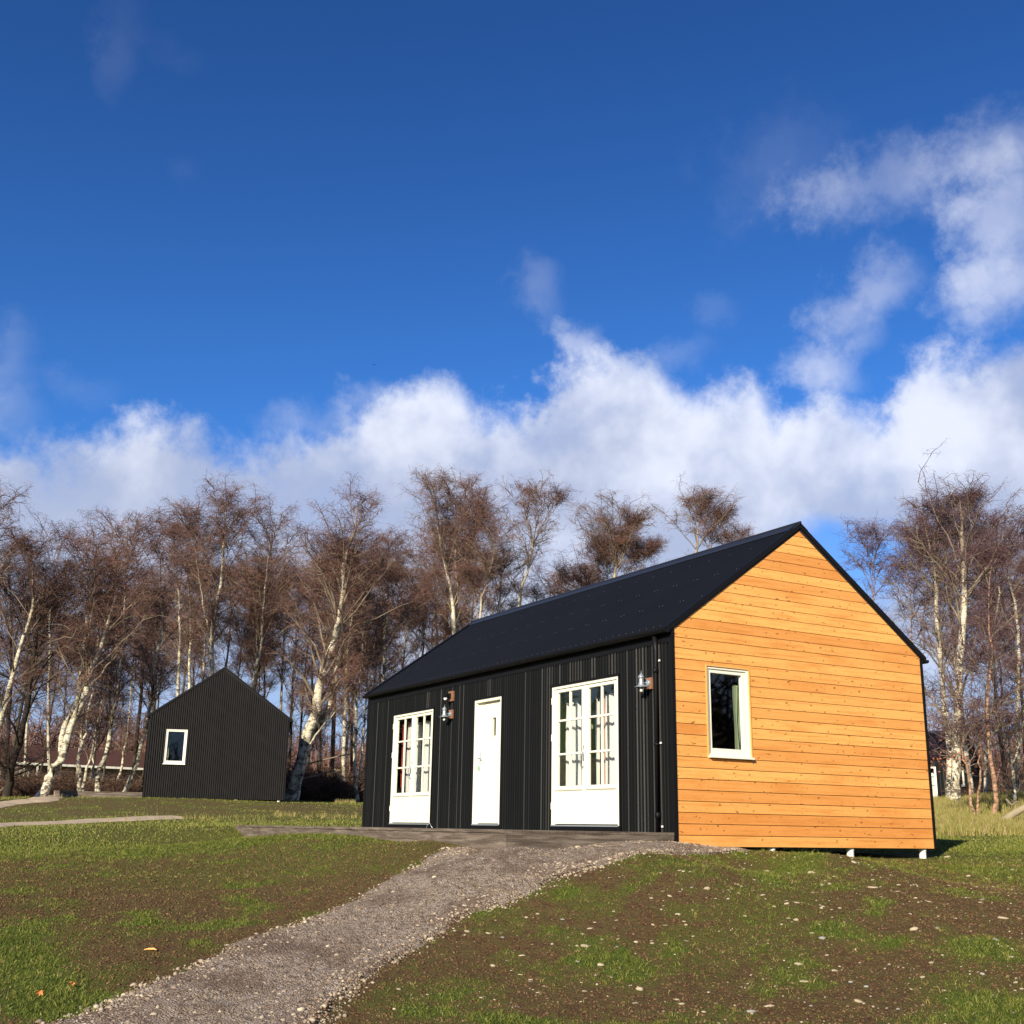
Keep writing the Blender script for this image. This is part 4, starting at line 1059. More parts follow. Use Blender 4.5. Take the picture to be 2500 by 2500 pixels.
trees=[
 ('birch_tree','leaning white birch at the left edge of the photo, cut off by the frame',B,[[(-60,1945),(0,1765),(36,1643),(62,1553),(76,1480),(82,1400),(70,1330)]],43,.17,2.0,{}),
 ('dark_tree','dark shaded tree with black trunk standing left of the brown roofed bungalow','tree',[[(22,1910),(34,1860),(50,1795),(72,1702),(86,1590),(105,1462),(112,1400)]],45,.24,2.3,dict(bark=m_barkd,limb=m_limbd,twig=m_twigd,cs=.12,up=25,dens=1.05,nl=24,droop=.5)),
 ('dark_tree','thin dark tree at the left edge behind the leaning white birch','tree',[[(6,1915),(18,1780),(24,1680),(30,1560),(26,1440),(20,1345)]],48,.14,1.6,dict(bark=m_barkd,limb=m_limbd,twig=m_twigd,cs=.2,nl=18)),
 ('birch_tree','thick pale birch leaning right, foot standing on the grass left of the far deck',B,[[(104,1937),(124,1892),(145,1847),(180,1760),(207,1698),(222,1650),(242,1590),(270,1510),(280,1440),(282,1380)],[(150,1838),(160,1770),(180,1716),(200,1640),(217,1500),(232,1426),(238,1330)]],42,.25,1.9,dict(cs=.45)),
 ('birch_tree','thin cream birch stem rising behind the left end of the far deck',B,[[(193,1925),(190,1890),(194,1849),(203,1803),(216,1740),(232,1650),(240,1540),(238,1440),(228,1330)]],46,.12,1.3,dict(cs=.5,nl=14)),
 ('birch_tree','forked grey birch behind the middle of the far deck',B,[[(203,1925),(210,1880),(216,1850),(250,1700),(265,1600),(262,1500)],[(226,1900),(229,1850),(236,1780),(258,1700),(275,1620)]],48,.10,1.2,dict(cs=.5,nl=12,twig=m_twigp)),
 ('birch_tree','tall straight birch with high round crown left of the black cabin',B,[[(240,1930),(247,1890),(257,1849),(267,1795),(279,1733),(290,1660),(297,1571),(308,1426),(312,1340),(314,1262)]],46,.16,1.9,dict(cs=.48,nl=20)),
 ('birch_tree','bright birch leaning right at the left corner of the black cabin',B,[[(306,1932),(322,1890),(335,1857),(352,1800),(370,1716),(384,1607),(399,1535),(392,1460),(394,1390),(388,1345)]],48,.15,1.6,dict(cs=.5,nl=16)),
 ('birch_tree','tallest white stemmed birch directly above the ridge of the black cabin',B,[[(512,1900),(518,1636),(516,1535),(536,1426),(545,1340),(547,1290),(558,1215)],[(516,1560),(500,1500),(492,1430),(478,1350),(455,1262)]],52,.19,2.3,dict(cs=.4,nl=22,dens=1.1)),
 ('birch_tree','birch with two stems showing above the right roof slope of the black cabin',B,[[(614,1900),(620,1676),(638,1589),(644,1480),(655,1360),(670,1262)],[(616,1690),(628,1600),(622,1510),(612,1400)]],52,.15,2.0,dict(cs=.4,nl=20)),
 ('birch_tree','slim birch above the left roof slope of the black cabin',B,[[(430,1900),(435,1680),(438,1560),(432,1450),(424,1370),(430,1300)]],54,.14,1.8,dict(cs=.4,nl=18)),
 ('birch_tree','birch with reddish twigs left of the tallest one above the black cabin',B,[[(462,1900),(460,1660),(468,1540),(455,1420),(440,1340),(436,1290)]],56,.13,1.8,dict(cs=.4,nl=18)),
 ('birch_tree','massive mossy forked birch leaning right beside the black cabin',B,[[(708,1952),(728,1870),(751,1795),(773,1741),(780,1686),(795,1620),(815,1560),(834,1462),(840,1380),(868,1290),(872,1225)],[(751,1797),(785,1765),(800,1735),(818,1668),(826,1607),(836,1517),(834,1444),(815,1380),(795,1330)]],47,.41,2.5,dict(cs=.42,nl=22,dens=1.1)),
 ('birch_tree','thin pale stem leaning right at the foot of the massive forked birch',B,[[(727,1940),(735,1890),(748,1840),(765,1800),(790,1770),(820,1740),(850,1690),(870,1640)]],46.6,.09,.9,dict(cs=.6,nl=8)),
 ('birch_tree','birch just left of the timber cabin with two pale stems in a V',B,[[(870,1935),(866,1880),(872,1800),(874,1740),(880,1640),(890,1540),(900,1440),(905,1370)],[(872,1915),(885,1860),(890,1800),(895,1700),(910,1600),(930,1500)]],50,.14,1.9,dict(cs=.4,nl=18)),
 ('birch_tree','dark stemmed birch between the massive forked birch and the timber cabin',B,[[(842,1935),(838,1800),(846,1700),(850,1600),(862,1500),(870,1420),(880,1340)]],52,.15,1.9,dict(cs=.35,nl=18)),
 ('birch_tree','tall broad crowned birch above the far end of the black roof',B,[[(1120,1880),(1112,1535),(1102,1444),(1077,1335),(1062,1263),(1060,1180)],[(1114,1540),(1117,1440),(1112,1350),(1122,1290),(1140,1190)],[(1110,1480),(1125,1400),(1150,1340),(1170,1240)]],56,.20,2.5,dict(cs=.35,nl=20,dens=1.1)),
 ('birch_tree','birch with curving pale stems just right of the broad crowned one',B,[[(1160,1880),(1171,1506),(1189,1426),(1207,1335),(1212,1285)],[(1168,1530),(1160,1460),(1150,1400)]],54,.12,1.7,dict(cs=.35,nl=16)),
 ('birch_tree','slender birch with bright bent upper stem and open weeping top',B,[[(1262,1880),(1269,1480),(1283,1408),(1301,1325),(1287,1274),(1290,1202)],[(1296,1345),(1320,1290),(1352,1250),(1366,1222)]],56,.16,1.9,dict(cs=.4,nl=18,dens=.85,droop=1.05)),
 ('birch_tree','bare pale stem leaning left above the far roof corner',B,[[(1100,1700),(1048,1585),(1010,1545),(985,1510),(961,1480),(956,1440),(950,1400)]],53,.11,1.2,dict(cs=.5,nl=12,up=45)),
 ('birch_tree','reddish round crowned birch left of the weeping one over the long roof',B,[[(1500,1880),(1502,1430),(1512,1380),(1530,1330),(1545,1265)],[(1500,1450),(1480,1400),(1465,1340)],[(1508,1450),(1560,1390),(1600,1340)]],62,.17,3.3,dict(cs=.4,nl=22,dens=1.25,droop=1.05)),
 ('birch_tree','weeping birch nearest the apex of the orange gable, hanging over the long roof',B,[[(1690,1880),(1694,1400),(1698,1330),(1708,1270),(1725,1222)],[(1696,1390),(1740,1330),(1770,1260)],[(1700,1400),(1770,1360),(1810,1310)]],60,.17,2.9,dict(cs=.42,nl=18,dens=1.,droop=1.1)),
 ('birch_tree','large white birch behind the back of the orange gable, its foot black and rough',B,[[(2330,1957),(2333,1900),(2336,1800),(2342,1618),(2350,1462),(2346,1330),(2348,1270),(2340,1215)],[(2344,1500),(2370,1440),(2410,1400),(2450,1370)],[(2348,1300),(2360,1260),(2376,1220)]],44,.30,2.3,dict(cs=.4,nl=20,dens=.85,twig=m_twigp)),
 ('birch_tree','brownish birch stem close on the left of the large white birch',B,[[(2318,1955),(2314,1825),(2304,1670),(2288,1500),(2284,1420),(2270,1330),(2250,1245)],[(2286,1450),(2300,1390),(2330,1330),(2300,1250)],[(2284,1430),(2250,1360),(2205,1310)]],45,.21,2.1,dict(cs=.4,nl=18,dens=.85,twig=m_twigp)),
 ('birch_tree','thin purple twigged sapling nearest the right roof slope of the orange gable',B,[[(2228,1930),(2226,1566),(2222,1450),(2205,1380)],[(2140,1930),(2132,1500),(2128,1400),(2126,1300)]],50,.07,1.3,dict(cs=.35,nl=20,dens=.9,twig=m_twigp,bark=m_barkp,droop=.5)),
 ('birch_tree','pale birch at the far right edge with an open crown',B,[[(2490,1950),(2487,1700),(2485,1566),(2472,1470),(2460,1400),(2468,1340),(2462,1290)]],46,.13,1.8,dict(cs=.35,nl=20,dens=.9,twig=m_twigp)),
 ('young_birch','pink barked young tree with two stems joined at the foot',B,[[(2383,2003),(2374,1945),(2364,1890),(2352,1840),(2345,1790),(2348,1700)],[(2387,2003),(2393,1930),(2391,1870),(2384,1800),(2372,1700),(2378,1600)]],36,.075,.7,dict(cs=.55,nl=10,dens=.8,bark=m_barkp,twig=m_twigp)),
 ('young_birch','pink barked single stem right of the two stemmed one in the dry grass',B,[[(2426,2008),(2424,1950),(2421,1880),(2417,1825),(2410,1700),(2412,1600),(2418,1480),(2424,1380)]],36,.12,1.1,dict(cs=.45,nl=16,bark=m_barkp,twig=m_twigp,dens=.8,droop=.5)),
 ('young_tree','grey spreading bare tree at the right edge with long pale branches',B,[[(2476,1955),(2474,1900),(2470,1850),(2455,1790),(2440,1740)],[(2472,1870),(2490,1800),(2500,1700),(2510,1620)]],42,.12,1.6,dict(cs=.2,nl=20,up=35,dens=.7)),
 ('birch_tree','weeping birch outside the left edge whose branches hang into the photo',B,[[(-75,1950),(-70,1700),(-60,1450),(-55,1300),(-50,1190)]],40,.22,1.15,dict(cs=.4,nl=20,droop=1.1,dens=.85)),
 ('birch_tree','faint pale topped birch behind the dark tree on the left',B,[[(120,1900),(118,1700),(125,1500),(135,1400),(145,1310)]],56,.13,1.9,dict(cs=.35,nl=16,twig=m_twigp,dens=.8)),
 ('birch_tree','brown birch filling the gap above the left glazed doors roof end',B,[[(990,1880),(985,1640),(992,1540),(985,1460),(975,1400)]],60,.12,2.2,dict(cs=.25,nl=20,dens=1.2)),
 ('birch_tree','low dense brown birch against the sky left of the broad crowned one',B,[[(930,1880),(936,1620),(942,1500),(945,1400),(946,1330)]],54,.13,2.0,dict(cs=.3,nl=20,dens=1.1)),
 ('birch_tree','dense reddish birch above the middle of the far roof slope',B,[[(1190,1880),(1200,1600),(1215,1480),(1222,1420),(1225,1360)]],62,.13,2.3,dict(cs=.3,nl=20,dens=1.2)),
 ('birch_tree','small brown birch behind the slender one, half below the ridge line',B,[[(1370,1880),(1362,1550),(1368,1480),(1365,1400)]],62,.12,2.1,dict(cs=.3,nl=18,dens=1.)),
 ('birch_tree','low brown birch crown between the two round crowns over the long roof',B,[[(1425,1880),(1430,1600),(1438,1480),(1436,1400)]],64,.12,2.6,dict(cs=.3,nl=20,dens=1.2)),
 ('birch_tree','brown twigs of a birch just breaking the ridge line below the weeping one',B,[[(1610,1880),(1612,1600),(1618,1480),(1622,1400)]],66,.12,2.6,dict(cs=.3,nl=18,dens=1.1)),
 ('birch_tree','purple brown birch between the far right birches and the large white one',B,[[(2405,1940),(2412,1700),(2425,1560),(2440,1450),(2436,1360),(2430,1270)]],54,.13,2.0,dict(cs=.3,nl=20,dens=1.,twig=m_twigp)),
]
import time; t00=time.time()
protos=[]
for (nm,lb,ct_,trk,D,r0,hw,kw) in trees:
    protos.append(T_(nm,lb,ct_,trk,D,r0,hw,**kw))
# back rows: copies sharing the meshes
src=[protos[i] for i in (6,8,9,10,11,15,33,34)]
k_=0
DK={}
def ordw(n):
    o_=['','first','second','third','fourth','fifth','sixth','seventh','eighth','ninth','tenth','eleventh','twelfth','thirteenth','fourteenth','fifteenth','sixteenth','seventeenth','eighteenth','nineteenth']
    if n<20: return o_[n]
    t_=['','','twent','thirt','fort','fift'][n//10]
    return t_+'ieth' if n%10==0 else t_+'y-'+o_[n%10]
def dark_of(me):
    if me.name not in DK: m2=me.copy(); m2.materials[0]=m_barkshade; DK[me.name]=m2
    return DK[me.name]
backs=[]
for u,D,s_ in [(-60,60,.85),(15,66,.8),(60,70,.8),(95,62,.8),(150,66,.8),(185,60,.85),(225,68,.85),(255,62,.85),(290,58,.9),(325,66,.9),(350,60,.95),(375,70,.95),(405,58,1.),(445,66,1.),(480,60,1.),(520,68,1.),(560,60,1.),(590,66,1.),(610,58,1.),(645,64,1.),(675,60,1.),(700,68,1.05),(725,58,1.),(755,62,1.05),(785,56,1.),(810,66,1.1),(835,60,1.05),(860,70,1.1),(885,58,.95),(915,66,1.),(965,62,.85),(1010,66,1.),(1045,62,1.1),(1085,68,1.15),(1145,64,1.1),(1245,68,1.05),(1310,66,1.05),(1420,70,1.05),(1455,66,1.05),(1570,72,1.1),(1620,74,1.05),(2370,60,1.15),(2455,58,1.15),(2500,64,1.15),(2540,56,1.1),(2620,62,1.1),(2690,55,1.05),(2760,60,1.1),(2840,64,1.1),(2930,57,1.05),(3020,62,1.1),(3120,58,1.1)]:
    q=at(u,1900,D); z=float(height(q[0],q[1]))-.1
    s0=src[k_%len(src)]; k_+=1
    c_=copy_tree(s0); c_.location=(q[0],q[1],z); c_.rotation_euler=(0,0,rng.uniform(0,6.28)); sc_=s_*D/60*rng.uniform(.82,.95)
    c_.scale=(sc_*.95,sc_*.95,sc_*.98)
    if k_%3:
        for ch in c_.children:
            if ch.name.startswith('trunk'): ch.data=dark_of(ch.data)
    c_.name='birch_tree'; tag(c_,'bare brown birch in the back rows of the wood, %s from the left'%ordw(k_),'birch','bare birches in the back rows of the wood')
print('trees',time.time()-t00)

# copper leaved twig on the large white birch
def leaves(name,c,n,spread,size,mt,label,cat):
    P=c+rng.normal(0,1,(n,3))*spread; a=rng.normal(size=(n,3)); a/=np.linalg.norm(a,axis=1,keepdims=True); b=np.cross(a,rng.normal(size=(n,3))); b/=np.linalg.norm(b,axis=1,keepdims=True)
    v=np.stack([P-a*size,P+b*size*.6,P+a*size,P-b*size*.6],1).reshape(-1,3); f_=np.arange(n*4).reshape(n,4)
    o=mkobj(name,v,f_,mt); tag(o,label,cat,kind='stuff'); return o
q=at(2310,1855,43.2); leaves('beech_sprig',q,170,np.array([.55,.55,.22]),.05,m_leafb,'sprig of copper leaves hanging against the trunk of the large white birch','leaves')

# undergrowth
def brush(name,n,region,hmin,hmax,mt,label,wd=.012,seed=0):
    u=rng.uniform(region[0],region[1],n); D=rng.uniform(region[2],region[3],n)
    d=FWD[None]+RGT[None]*((u-1250)/FPX)[:,None]; hd=np.hypot(d[:,0],d[:,1]); P=CAM[None]+d*(D/hd)[:,None]
    P[:,2]=height(P[:,0],P[:,1])-.05
    keep=np.ones(n,bool)
    for (hx,hy,th) in ((-29.37,-.045,-18),(-35.4,48.72,22)):
        c_,s_=math.cos(R_(-th)),math.sin(R_(-th)); dx=P[:,0]-hx;dy=P[:,1]-hy; lx=c_*dx-s_*dy; ly=s_*dx+c_*dy
        keep&=~((lx>-10.6)&(lx<1)&(ly>-3.2)&(ly<5.4))
    P=P[keep]; n=len(P)
    clump=.45+1.1*fbm(P[:,0],P[:,1],.35,3,77)
    L=rng.uniform(hmin,hmax,n)*clump
    G=grow(P,rng.uniform(0,6.28,n),np.radians(rng.uniform(45,90,n)),np.radians(rng.uniform(-50,50,n)),L,5,.25)
    v,f_=ribbons(G,np.linspace(1.3,.5,5)[None]*np.ones((n,1))*wd); parts=[(v,f_,0)]
    S,own,s=pick(G,4,.25,1.); m=len(S)
    G2=grow(S,rng.uniform(0,6.28,m),np.radians(rng.uniform(-30,60,m)),np.radians(rng.uniform(-60,40,m)),L[own]*rng.uniform(.15,.4,m),3,.3)
    v,f_=ribbons(G2,np.linspace(.8,.4,3)[None]*np.ones((m,1))*wd); parts.append((v,f_,0))
    V_,F,_=join(parts); o=mkobj(name,V_,F,mt); tag(o,label,'undergrowth',kind='stuff'); return o
brush('undergrowth',15000,(-150,720,47,62),.5,1.35,m_brush,'dark brown brambles and brushwood under the left hand birches',.022)
brush('undergrowth',9000,(700,960,50,64),.7,1.9,m_brush,'dark brown brushwood between the two cabins',.022)
brush('undergrowth',4500,(2285,2600,52,66),.5,1.5,m_brush,'brown scrub under the right hand birches',.016)
brush('undergrowth',3500,(-150,345,45.5,48),.4,1.0,m_brush,'low brown brambles along the edge of the left grass',.014)

# far wood as one mass and hills
def wood_behind():  # unseen wood added behind the camera so the panes reflect dark
    a0=math.atan2(FWD[1],FWD[0]); n=9000
    a=a0+rng.uniform(.62,2*math.pi-.62,n); D=rng.uniform(70,95,n)
    P=np.c_[CAM[0]+np.cos(a)*D,CAM[1]+np.sin(a)*D,np.full(n,-1.8)]; L=rng.uniform(7,14,n)*(.6+.8*fbm(P[:,0],P[:,1],.05,3,5))
    G=grow(P,rng.uniform(0,6.28,n),np.radians(rng.uniform(75,90,n)),np.radians(rng.uniform(50,90,n)),L,5,.08)
    v,f_=ribbons(G,np.linspace(.5,.15,5)[None]*np.ones((n,1))); S,own,s=pick(G,8,.15,1.); m=len(S)
    G2=grow(S,rng.uniform(0,6.28,m),np.radians(rng.uniform(10,70,m)),np.radians(rng.uniform(-20,60,m)),rng.uniform(1.,2.8,m),3,.3)
    v2,f2=ribbons(G2,np.full((m,3),.22)); V_,F,_=join([(v,f_,0),(v2,f2,0)])
    tag(mkobj('unseen_reflection_wood',V_,F,m_twigd),'dark wood added out of view to darken the window reflections','wood',kind='stuff')
def farwood():
    P=[];n=9000
    u=rng.uniform(-700,3200,n); D=rng.uniform(95,150,n)
    d=FWD[None]+RGT[None]*((u-1250)/FPX)[:,None]; hd=np.hypot(d[:,0],d[:,1]); P=CAM[None]+d*(D/hd)[:,None]; P[:,2]=2.6
    L=rng.uniform(4,8.5,n)*(.5+.8*fbm(P[:,0],P[:,1],.05,3,5))
    G=grow(P,rng.uniform(0,6.28,n),np.radians(rng.uniform(70,90,n)),np.radians(rng.uniform(40,90,n)),L,5,.1)
    v,f_=ribbons(G,np.linspace(.14,.05,5)[None]*np.ones((n,1))); S,own,s=pick(G,7,.3,1.); m=len(S)
    G2=grow(S,rng.uniform(0,6.28,m),np.radians(rng.uniform(10,60,m)),np.radians(rng.uniform(-40,40,m)),rng.uniform(.6,1.8,m),3,.3)
    v2,f2=ribbons(G2,np.full((m,3),.045)); V_,F,_=join([(v,f_,0),(v2,f2,0)])
    tag(mkobj('distant_wood',V_,F,m_twig),'far brown bare wood on the horizon behind the birches','wood',kind='stuff')
farwood()
wood_behind()
m_hill=simple('far_hill',(.10,.14,.20),.95,0,.1,.2,.01)  # distance haze put into the hill colour as blue
def hills():
    n=160; vs=[];fs=[]
    for i in range(n+1):
        a=math.atan2(FWD[1],FWD[0])+(i/n-.5)*3.6
        h=55+45*vnoise(np.array([i*.13]),np.array([3.3]),1.)[0]+25*vnoise(np.array([i*.5]),np.array([1.3]),1.)[0]
        for (R0,zz) in ((1700,0),(2000,h*.6),(2500,h),(2900,0)): vs.append((R0*math.cos(a),R0*math.sin(a),zz))
    for i in range(n):
        for j in range(3): b=i*4+j; fs.append((b,b+4,b+5,b+1))
    tag(mkobj('hills',vs,fs,m_hill,smooth=True),'low blue hills on the horizon','hills',kind='structure')
hills()

# bungalow far left
m_tile=simple('brown_roof_tiles',(.085,.038,.026),.8,0,.2,.3,3); m_bwall=simple('bungalow_render',(.20,.16,.13),.8)
def bungalow():
    D=88; a=at(45,1862,D); b_=at(345,1866,D+3); r=empty('bungalow',(a[0],a[1],0),math.atan2(b_[1]-a[1],b_[0]-a[0]),'long low bungalow with reddish brown roof behind the left birches','house')
    L=float(np.hypot(*(b_-a)[:2]))*1.5; ze=float(a[2]); g=float(height(a[0],a[1]))-.3
    m=MB(); m.box(0,L,.0,7,g,ze); m.build('wall',m_bwall,r)
    m=MB(); rz=float(at(45,1820,D+3.5)[2]); m.prism([(-.6,ze-.02),(3.5,rz),(7.6,ze-.02)],0,-.4,L+.4)
    for i in range(int(L/.3)): m.box(-.3+i*.3,-.24+i*.3,-.55,-.50,ze,ze+.04)
    m.build('roof',m_tile,r)
    m=MB(); m.box(-.4,L*.75,-.66,-.61,ze-.14,ze+.01); m.build('fascia',m_winwhite,r)
    for (x0,x1) in ((.1,.8),(2.3,3.3),(5.,6.),(9.3,10.3)):
        f_=MB(); z1=ze-.45;z0=ze-1.35; f_.box(x0,x1,-.05,-.005,z0,z1); F_=f_.build('window',m_winwhite,r); p=MB(); p.box(x0+.08,x1-.08,-.062,-.052,z0+.08,z1-.08); p.build('pane',m_glass,F_)
    f_=MB(); f_.box(1.1,1.2,-.6,-.5,g,ze-.14); f_.build('post',m_winwhite,r)
bungalow()
def shed():
    D=85; a=at(2398,1948,D); b_=at(2424,1948,D); r=empty('shed',(a[0],a[1],0),math.atan2(b_[1]-a[1],b_[0]-a[0]),'small dark brown shed beyond the distant cabin','shed'); L=float(np.hypot(*(b_-a)[:2])); g=float(height(a[0],a[1]))-.2; zt=float(at(2410,1882,D)[2])
    m=MB(); m.box(0,L,0,2.4,g,zt); m.build('wall',simple('shed_boards',(.05,.03,.022),.9),r)
    m=MB(); m.prism([(-.2,zt),(-.2,zt+.06),(2.6,zt+.16),(2.6,zt+.1)],0,-.15,L+.15); m.build('roof',m_ridge,r)
    m=MB(); m.box(.1,.65,-.03,-.004,g,zt-.25); m.build('door',m_deck,r)
shed()

# logs and fallen boughs
def log(pts,D,r0,label,mt=m_log,name='fallen_log'):
    P=np.array([at(u,v,D) for u,v in pts]); 
    P=resamp(P,14); Rr=np.linspace(r0,r0*.6,14)*(1+rng.normal(0,.06,14)); v,f_=tubes(P[None],Rr[None],10)
    c=P[0].copy(); o=mkobj(name,v-c,f_,mt,smooth=True,loc=tuple(c)); tag(o,label,'log'); return o
log([(2436,2016),(2470,1990),(2510,1968),(2600,1930)],33,.11,'thick fallen log lying aslant in the dry grass at the right edge')
log([(2456,1950),(2470,1965),(2480,1958),(2492,1960)],37,.035,'crooked dead branch above the fallen log',m_limb,'dead_branch')
for i,pp in enumerate(([(740,1900),(775,1893),(800,1884),(830,1880)],[(752,1865),(790,1855),(830,1846),(860,1840)],[(700,1912),(720,1905),(745,1900)])):
    log(pp,49.5-i*.3,.035,['long pale bough in the brush between the cabins','upper pale bough sloping up right between the cabins','short pale bough beside the right wall of the black cabin','sagging pale bough low in the brush between the cabins'][i],m_limb,'fallen_bough')
log([(835,1908),(822,1890),(818,1878)],50,.07,'short thick pale stump leaning in the brush between the cabins',m_log,'stump')
log([(0,1932),(12,1922),(24,1924),(32,1936)],45,.03,'pale crooked bough at the left edge of the brambles',m_limb,'fallen_bough')
log([(36,1893),(70,1880),(95,1865),(120,1852)],46.5,.04,'dark bough rising right in front of the bungalow',m_barkd,'fallen_bough')

# ------------------------------------------------------------------ near ground detail
def scatter(n,u0,u1,D0,D1,pw=1.):
    u=rng.uniform(u0,u1,n); q=rng.uniform(0,1,n)**pw; D=D0+(D1-D0)*q
    d=FWD[None]+RGT[None]*((u-1250)/FPX)[:,None]; hd=np.hypot(d[:,0],d[:,1]); P=CAM[None]+d*(D/hd)[:,None]
    return P[:,0],P[:,1],D
def outside(x,y):
    m=(x>-LEN-.1)&(x<.06)&(y>-2.52)&(y<W_+.1)
    return ~m
def blades(name,x,y,h,wd,tint,label,lean=.5):
    n=len(x); z=gz(x,y)-.005; az=rng.uniform(0,6.28,n); la=rng.uniform(0,6.28,n); ln=h*rng.uniform(.1,1.,n)*lean
    ax,ay=np.cos(az)*wd/2,np.sin(az)*wd/2; B0=np.c_[x,y,z]
    off=np.c_[np.cos(la)*ln,np.sin(la)*ln,h]; W2=np.c_[ax,ay,np.zeros(n)]
    mid=B0+off*np.array([.35,.35,.6])
    v=np.stack([B0-W2,B0+W2,mid+W2*.8,mid-W2*.8,B0+off+W2*.12,B0+off-W2*.12],1).reshape(-1,3)
    i=np.arange(n)[:,None]*6; f_=np.concatenate([i+np.array([[0,1,2,3]]),i+np.array([[3,2,4,5]])])
    o=mkobj(name,v,f_,m_blade,attr={'tint':np.concatenate([tint,tint])}); tag(o,label,'grass',kind='stuff')
# near lawn and sparse sprouts
x,y,D=scatter(1230000,-700,3400,7.8,24,.9)
c_=cover(x,y); inp=inpoly(x,y,pathpoly)
pr=np.clip(c_*1.35-.38,0,1)**1.2*.75+.15*np.clip(fbm(x,y,2.5,4,91)-.3,0,1)*2.2+.06
pr*=np.clip(1.25-(D-8)/22,.35,1); pr[inp]*=.12; pr[inpoly(x,y,pathin)]=0; kp=(rng.uniform(0,1,len(x))<pr)&outside(x,y)
x,y,D,c_=x[kp],y[kp],D[kp],c_[kp]; n=len(x)
h=rng.uniform(.006,.026,n)*(.55+.85*c_)*(1+ (rng.uniform(0,1,n)<.04)*1.5); wd=rng.uniform(.003,.007,n)*(1+(D-8)/14)
tn=np.clip(rng.normal(.32,.2,n)+(.62-c_)*.34,0,.78); st=rng.uniform(0,1,n)<np.where(c_<.35,.38,.07); tn[st]=rng.uniform(.66,1,st.sum())
blades('grass',x,y,h,wd,tn,'short green grass in patches on the bare earth slope',1.6); print('blades',n)
# tufts: small clumps of longer bright blades
xt,yt,Dt=scatter(35500,-700,3400,7.8,21,.85); ct=cover(xt,yt); kp=(rng.uniform(0,1,len(xt))<np.clip(ct*1.3-.12,0,1)*.8+.03)&outside(xt,yt)&~inpoly(xt,yt,pathin)
xt,yt,Dt,ct=xt[kp],yt[kp],Dt[kp],ct[kp]; nb=11; m=len(xt)
x=np.repeat(xt,nb)+rng.normal(0,.014,m*nb); y=np.repeat(yt,nb)+rng.normal(0,.014,m*nb); hh=np.repeat(rng.uniform(.018,.05,m)*(.6+.6*ct),nb)*rng.uniform(.5,1.1,m*nb)
tt=np.clip(np.repeat(rng.normal(.40,.13,m),nb)+rng.normal(0,.08,m*nb),0,.75); sd=np.repeat(rng.uniform(0,1,m)<np.where(ct<.3,.3,.04),nb); tt[sd]=rng.uniform(.75,1,sd.sum())
blades('grass',x,y,hh,np.repeat(.0035*(1+(Dt-8)/14),nb)*rng.uniform(.8,1.5,m*nb),tt,'tufts of longer bright grass standing out of the slope',1.3); print('tufts',m*nb)
# low broad-leaved weeds in the lower left lawn
x,y,D=scatter(26000,-250,900,7.8,14,1.); c_=cover(x,y); kp=(c_>.6)&~inpoly(x,y,pathpoly)&outside(x,y)&(rng.uniform(0,1,len(x))<.35); x,y=x[kp],y[kp]; n=len(x)
blades('weeds',x,y,rng.uniform(.012,.03,n),rng.uniform(.008,.015,n),np.clip(rng.normal(.42,.12,n),0,.7),'broad leaved weeds in the lower left lawn',1.4)
# farther grass
x,y,D=scatter(520000,-500,3350,20,47,1.); c_=cover(x,y); kp=(rng.uniform(0,1,len(x))<(c_*.75*fbm(x,y,1.2,4,17)*1.6+.05))&outside(x,y); x,y,D,c_=x[kp],y[kp],D[kp],c_[kp]
kp=~(inpoly(x,y,FPOLY[0])|inpoly(x,y,FPOLY[1]))
for (hx,hy,th) in ((-29.37,-.045,-18),(-35.4,48.72,22)):
    cc,ss=math.cos(R_(-th)),math.sin(R_(-th)); dx=x-hx;dy=y-hy; lx=cc*dx-ss*dy; ly=ss*dx+cc*dy; kp&=~((lx>-10.3)&(lx<.05)&(ly>-2.95)&(ly<4.8))
x,y,D,c_=x[kp],y[kp],D[kp],c_[kp]; n=len(x)
tn=np.clip(rng.normal(.42,.18,n),0,.79); st=rng.uniform(0,1,n)<.14; tn[st]=rng.uniform(.75,1,st.sum())
blades('grass',x,y,rng.uniform(.012,.045,n),rng.uniform(.010,.022,n),tn,'thin grass on the level ground beyond the deck')
# dry tall grass at the right and small tufts in the middle distance
x,y,D=scatter(120000,2190,3000,27,52,.9); kp=fbm(x,y,.9,4,8)>.40+.12*np.clip((31-D)/4,0,1); x,y=x[kp],y[kp]; n=len(x)
blades('dry_grass',x,y,rng.uniform(.07,.26,n),rng.uniform(.012,.024,n),np.clip(rng.normal(.82,.16,n),.3,1),'tall straw coloured grass under the right hand birches',.5)
for (ux,D0,D1,nn,wu) in ((745,32.3,33.3,160,26),(600,30.5,32,130,110),(880,44,47,600,24),(480,30,33,170,160),(180,41.2,42.2,120,120),(850,31,32.5,160,60)):
    x,y,D=scatter(nn,ux-wu,ux+wu,D0,D1); n=len(x); blades('dry_grass',x,y,rng.uniform(.04,.17,n),rng.uniform(.008,.014,n),np.clip(rng.normal(.85,.12,n),.4,1),'tuft of dry straw coloured grass in the middle distance',.6)

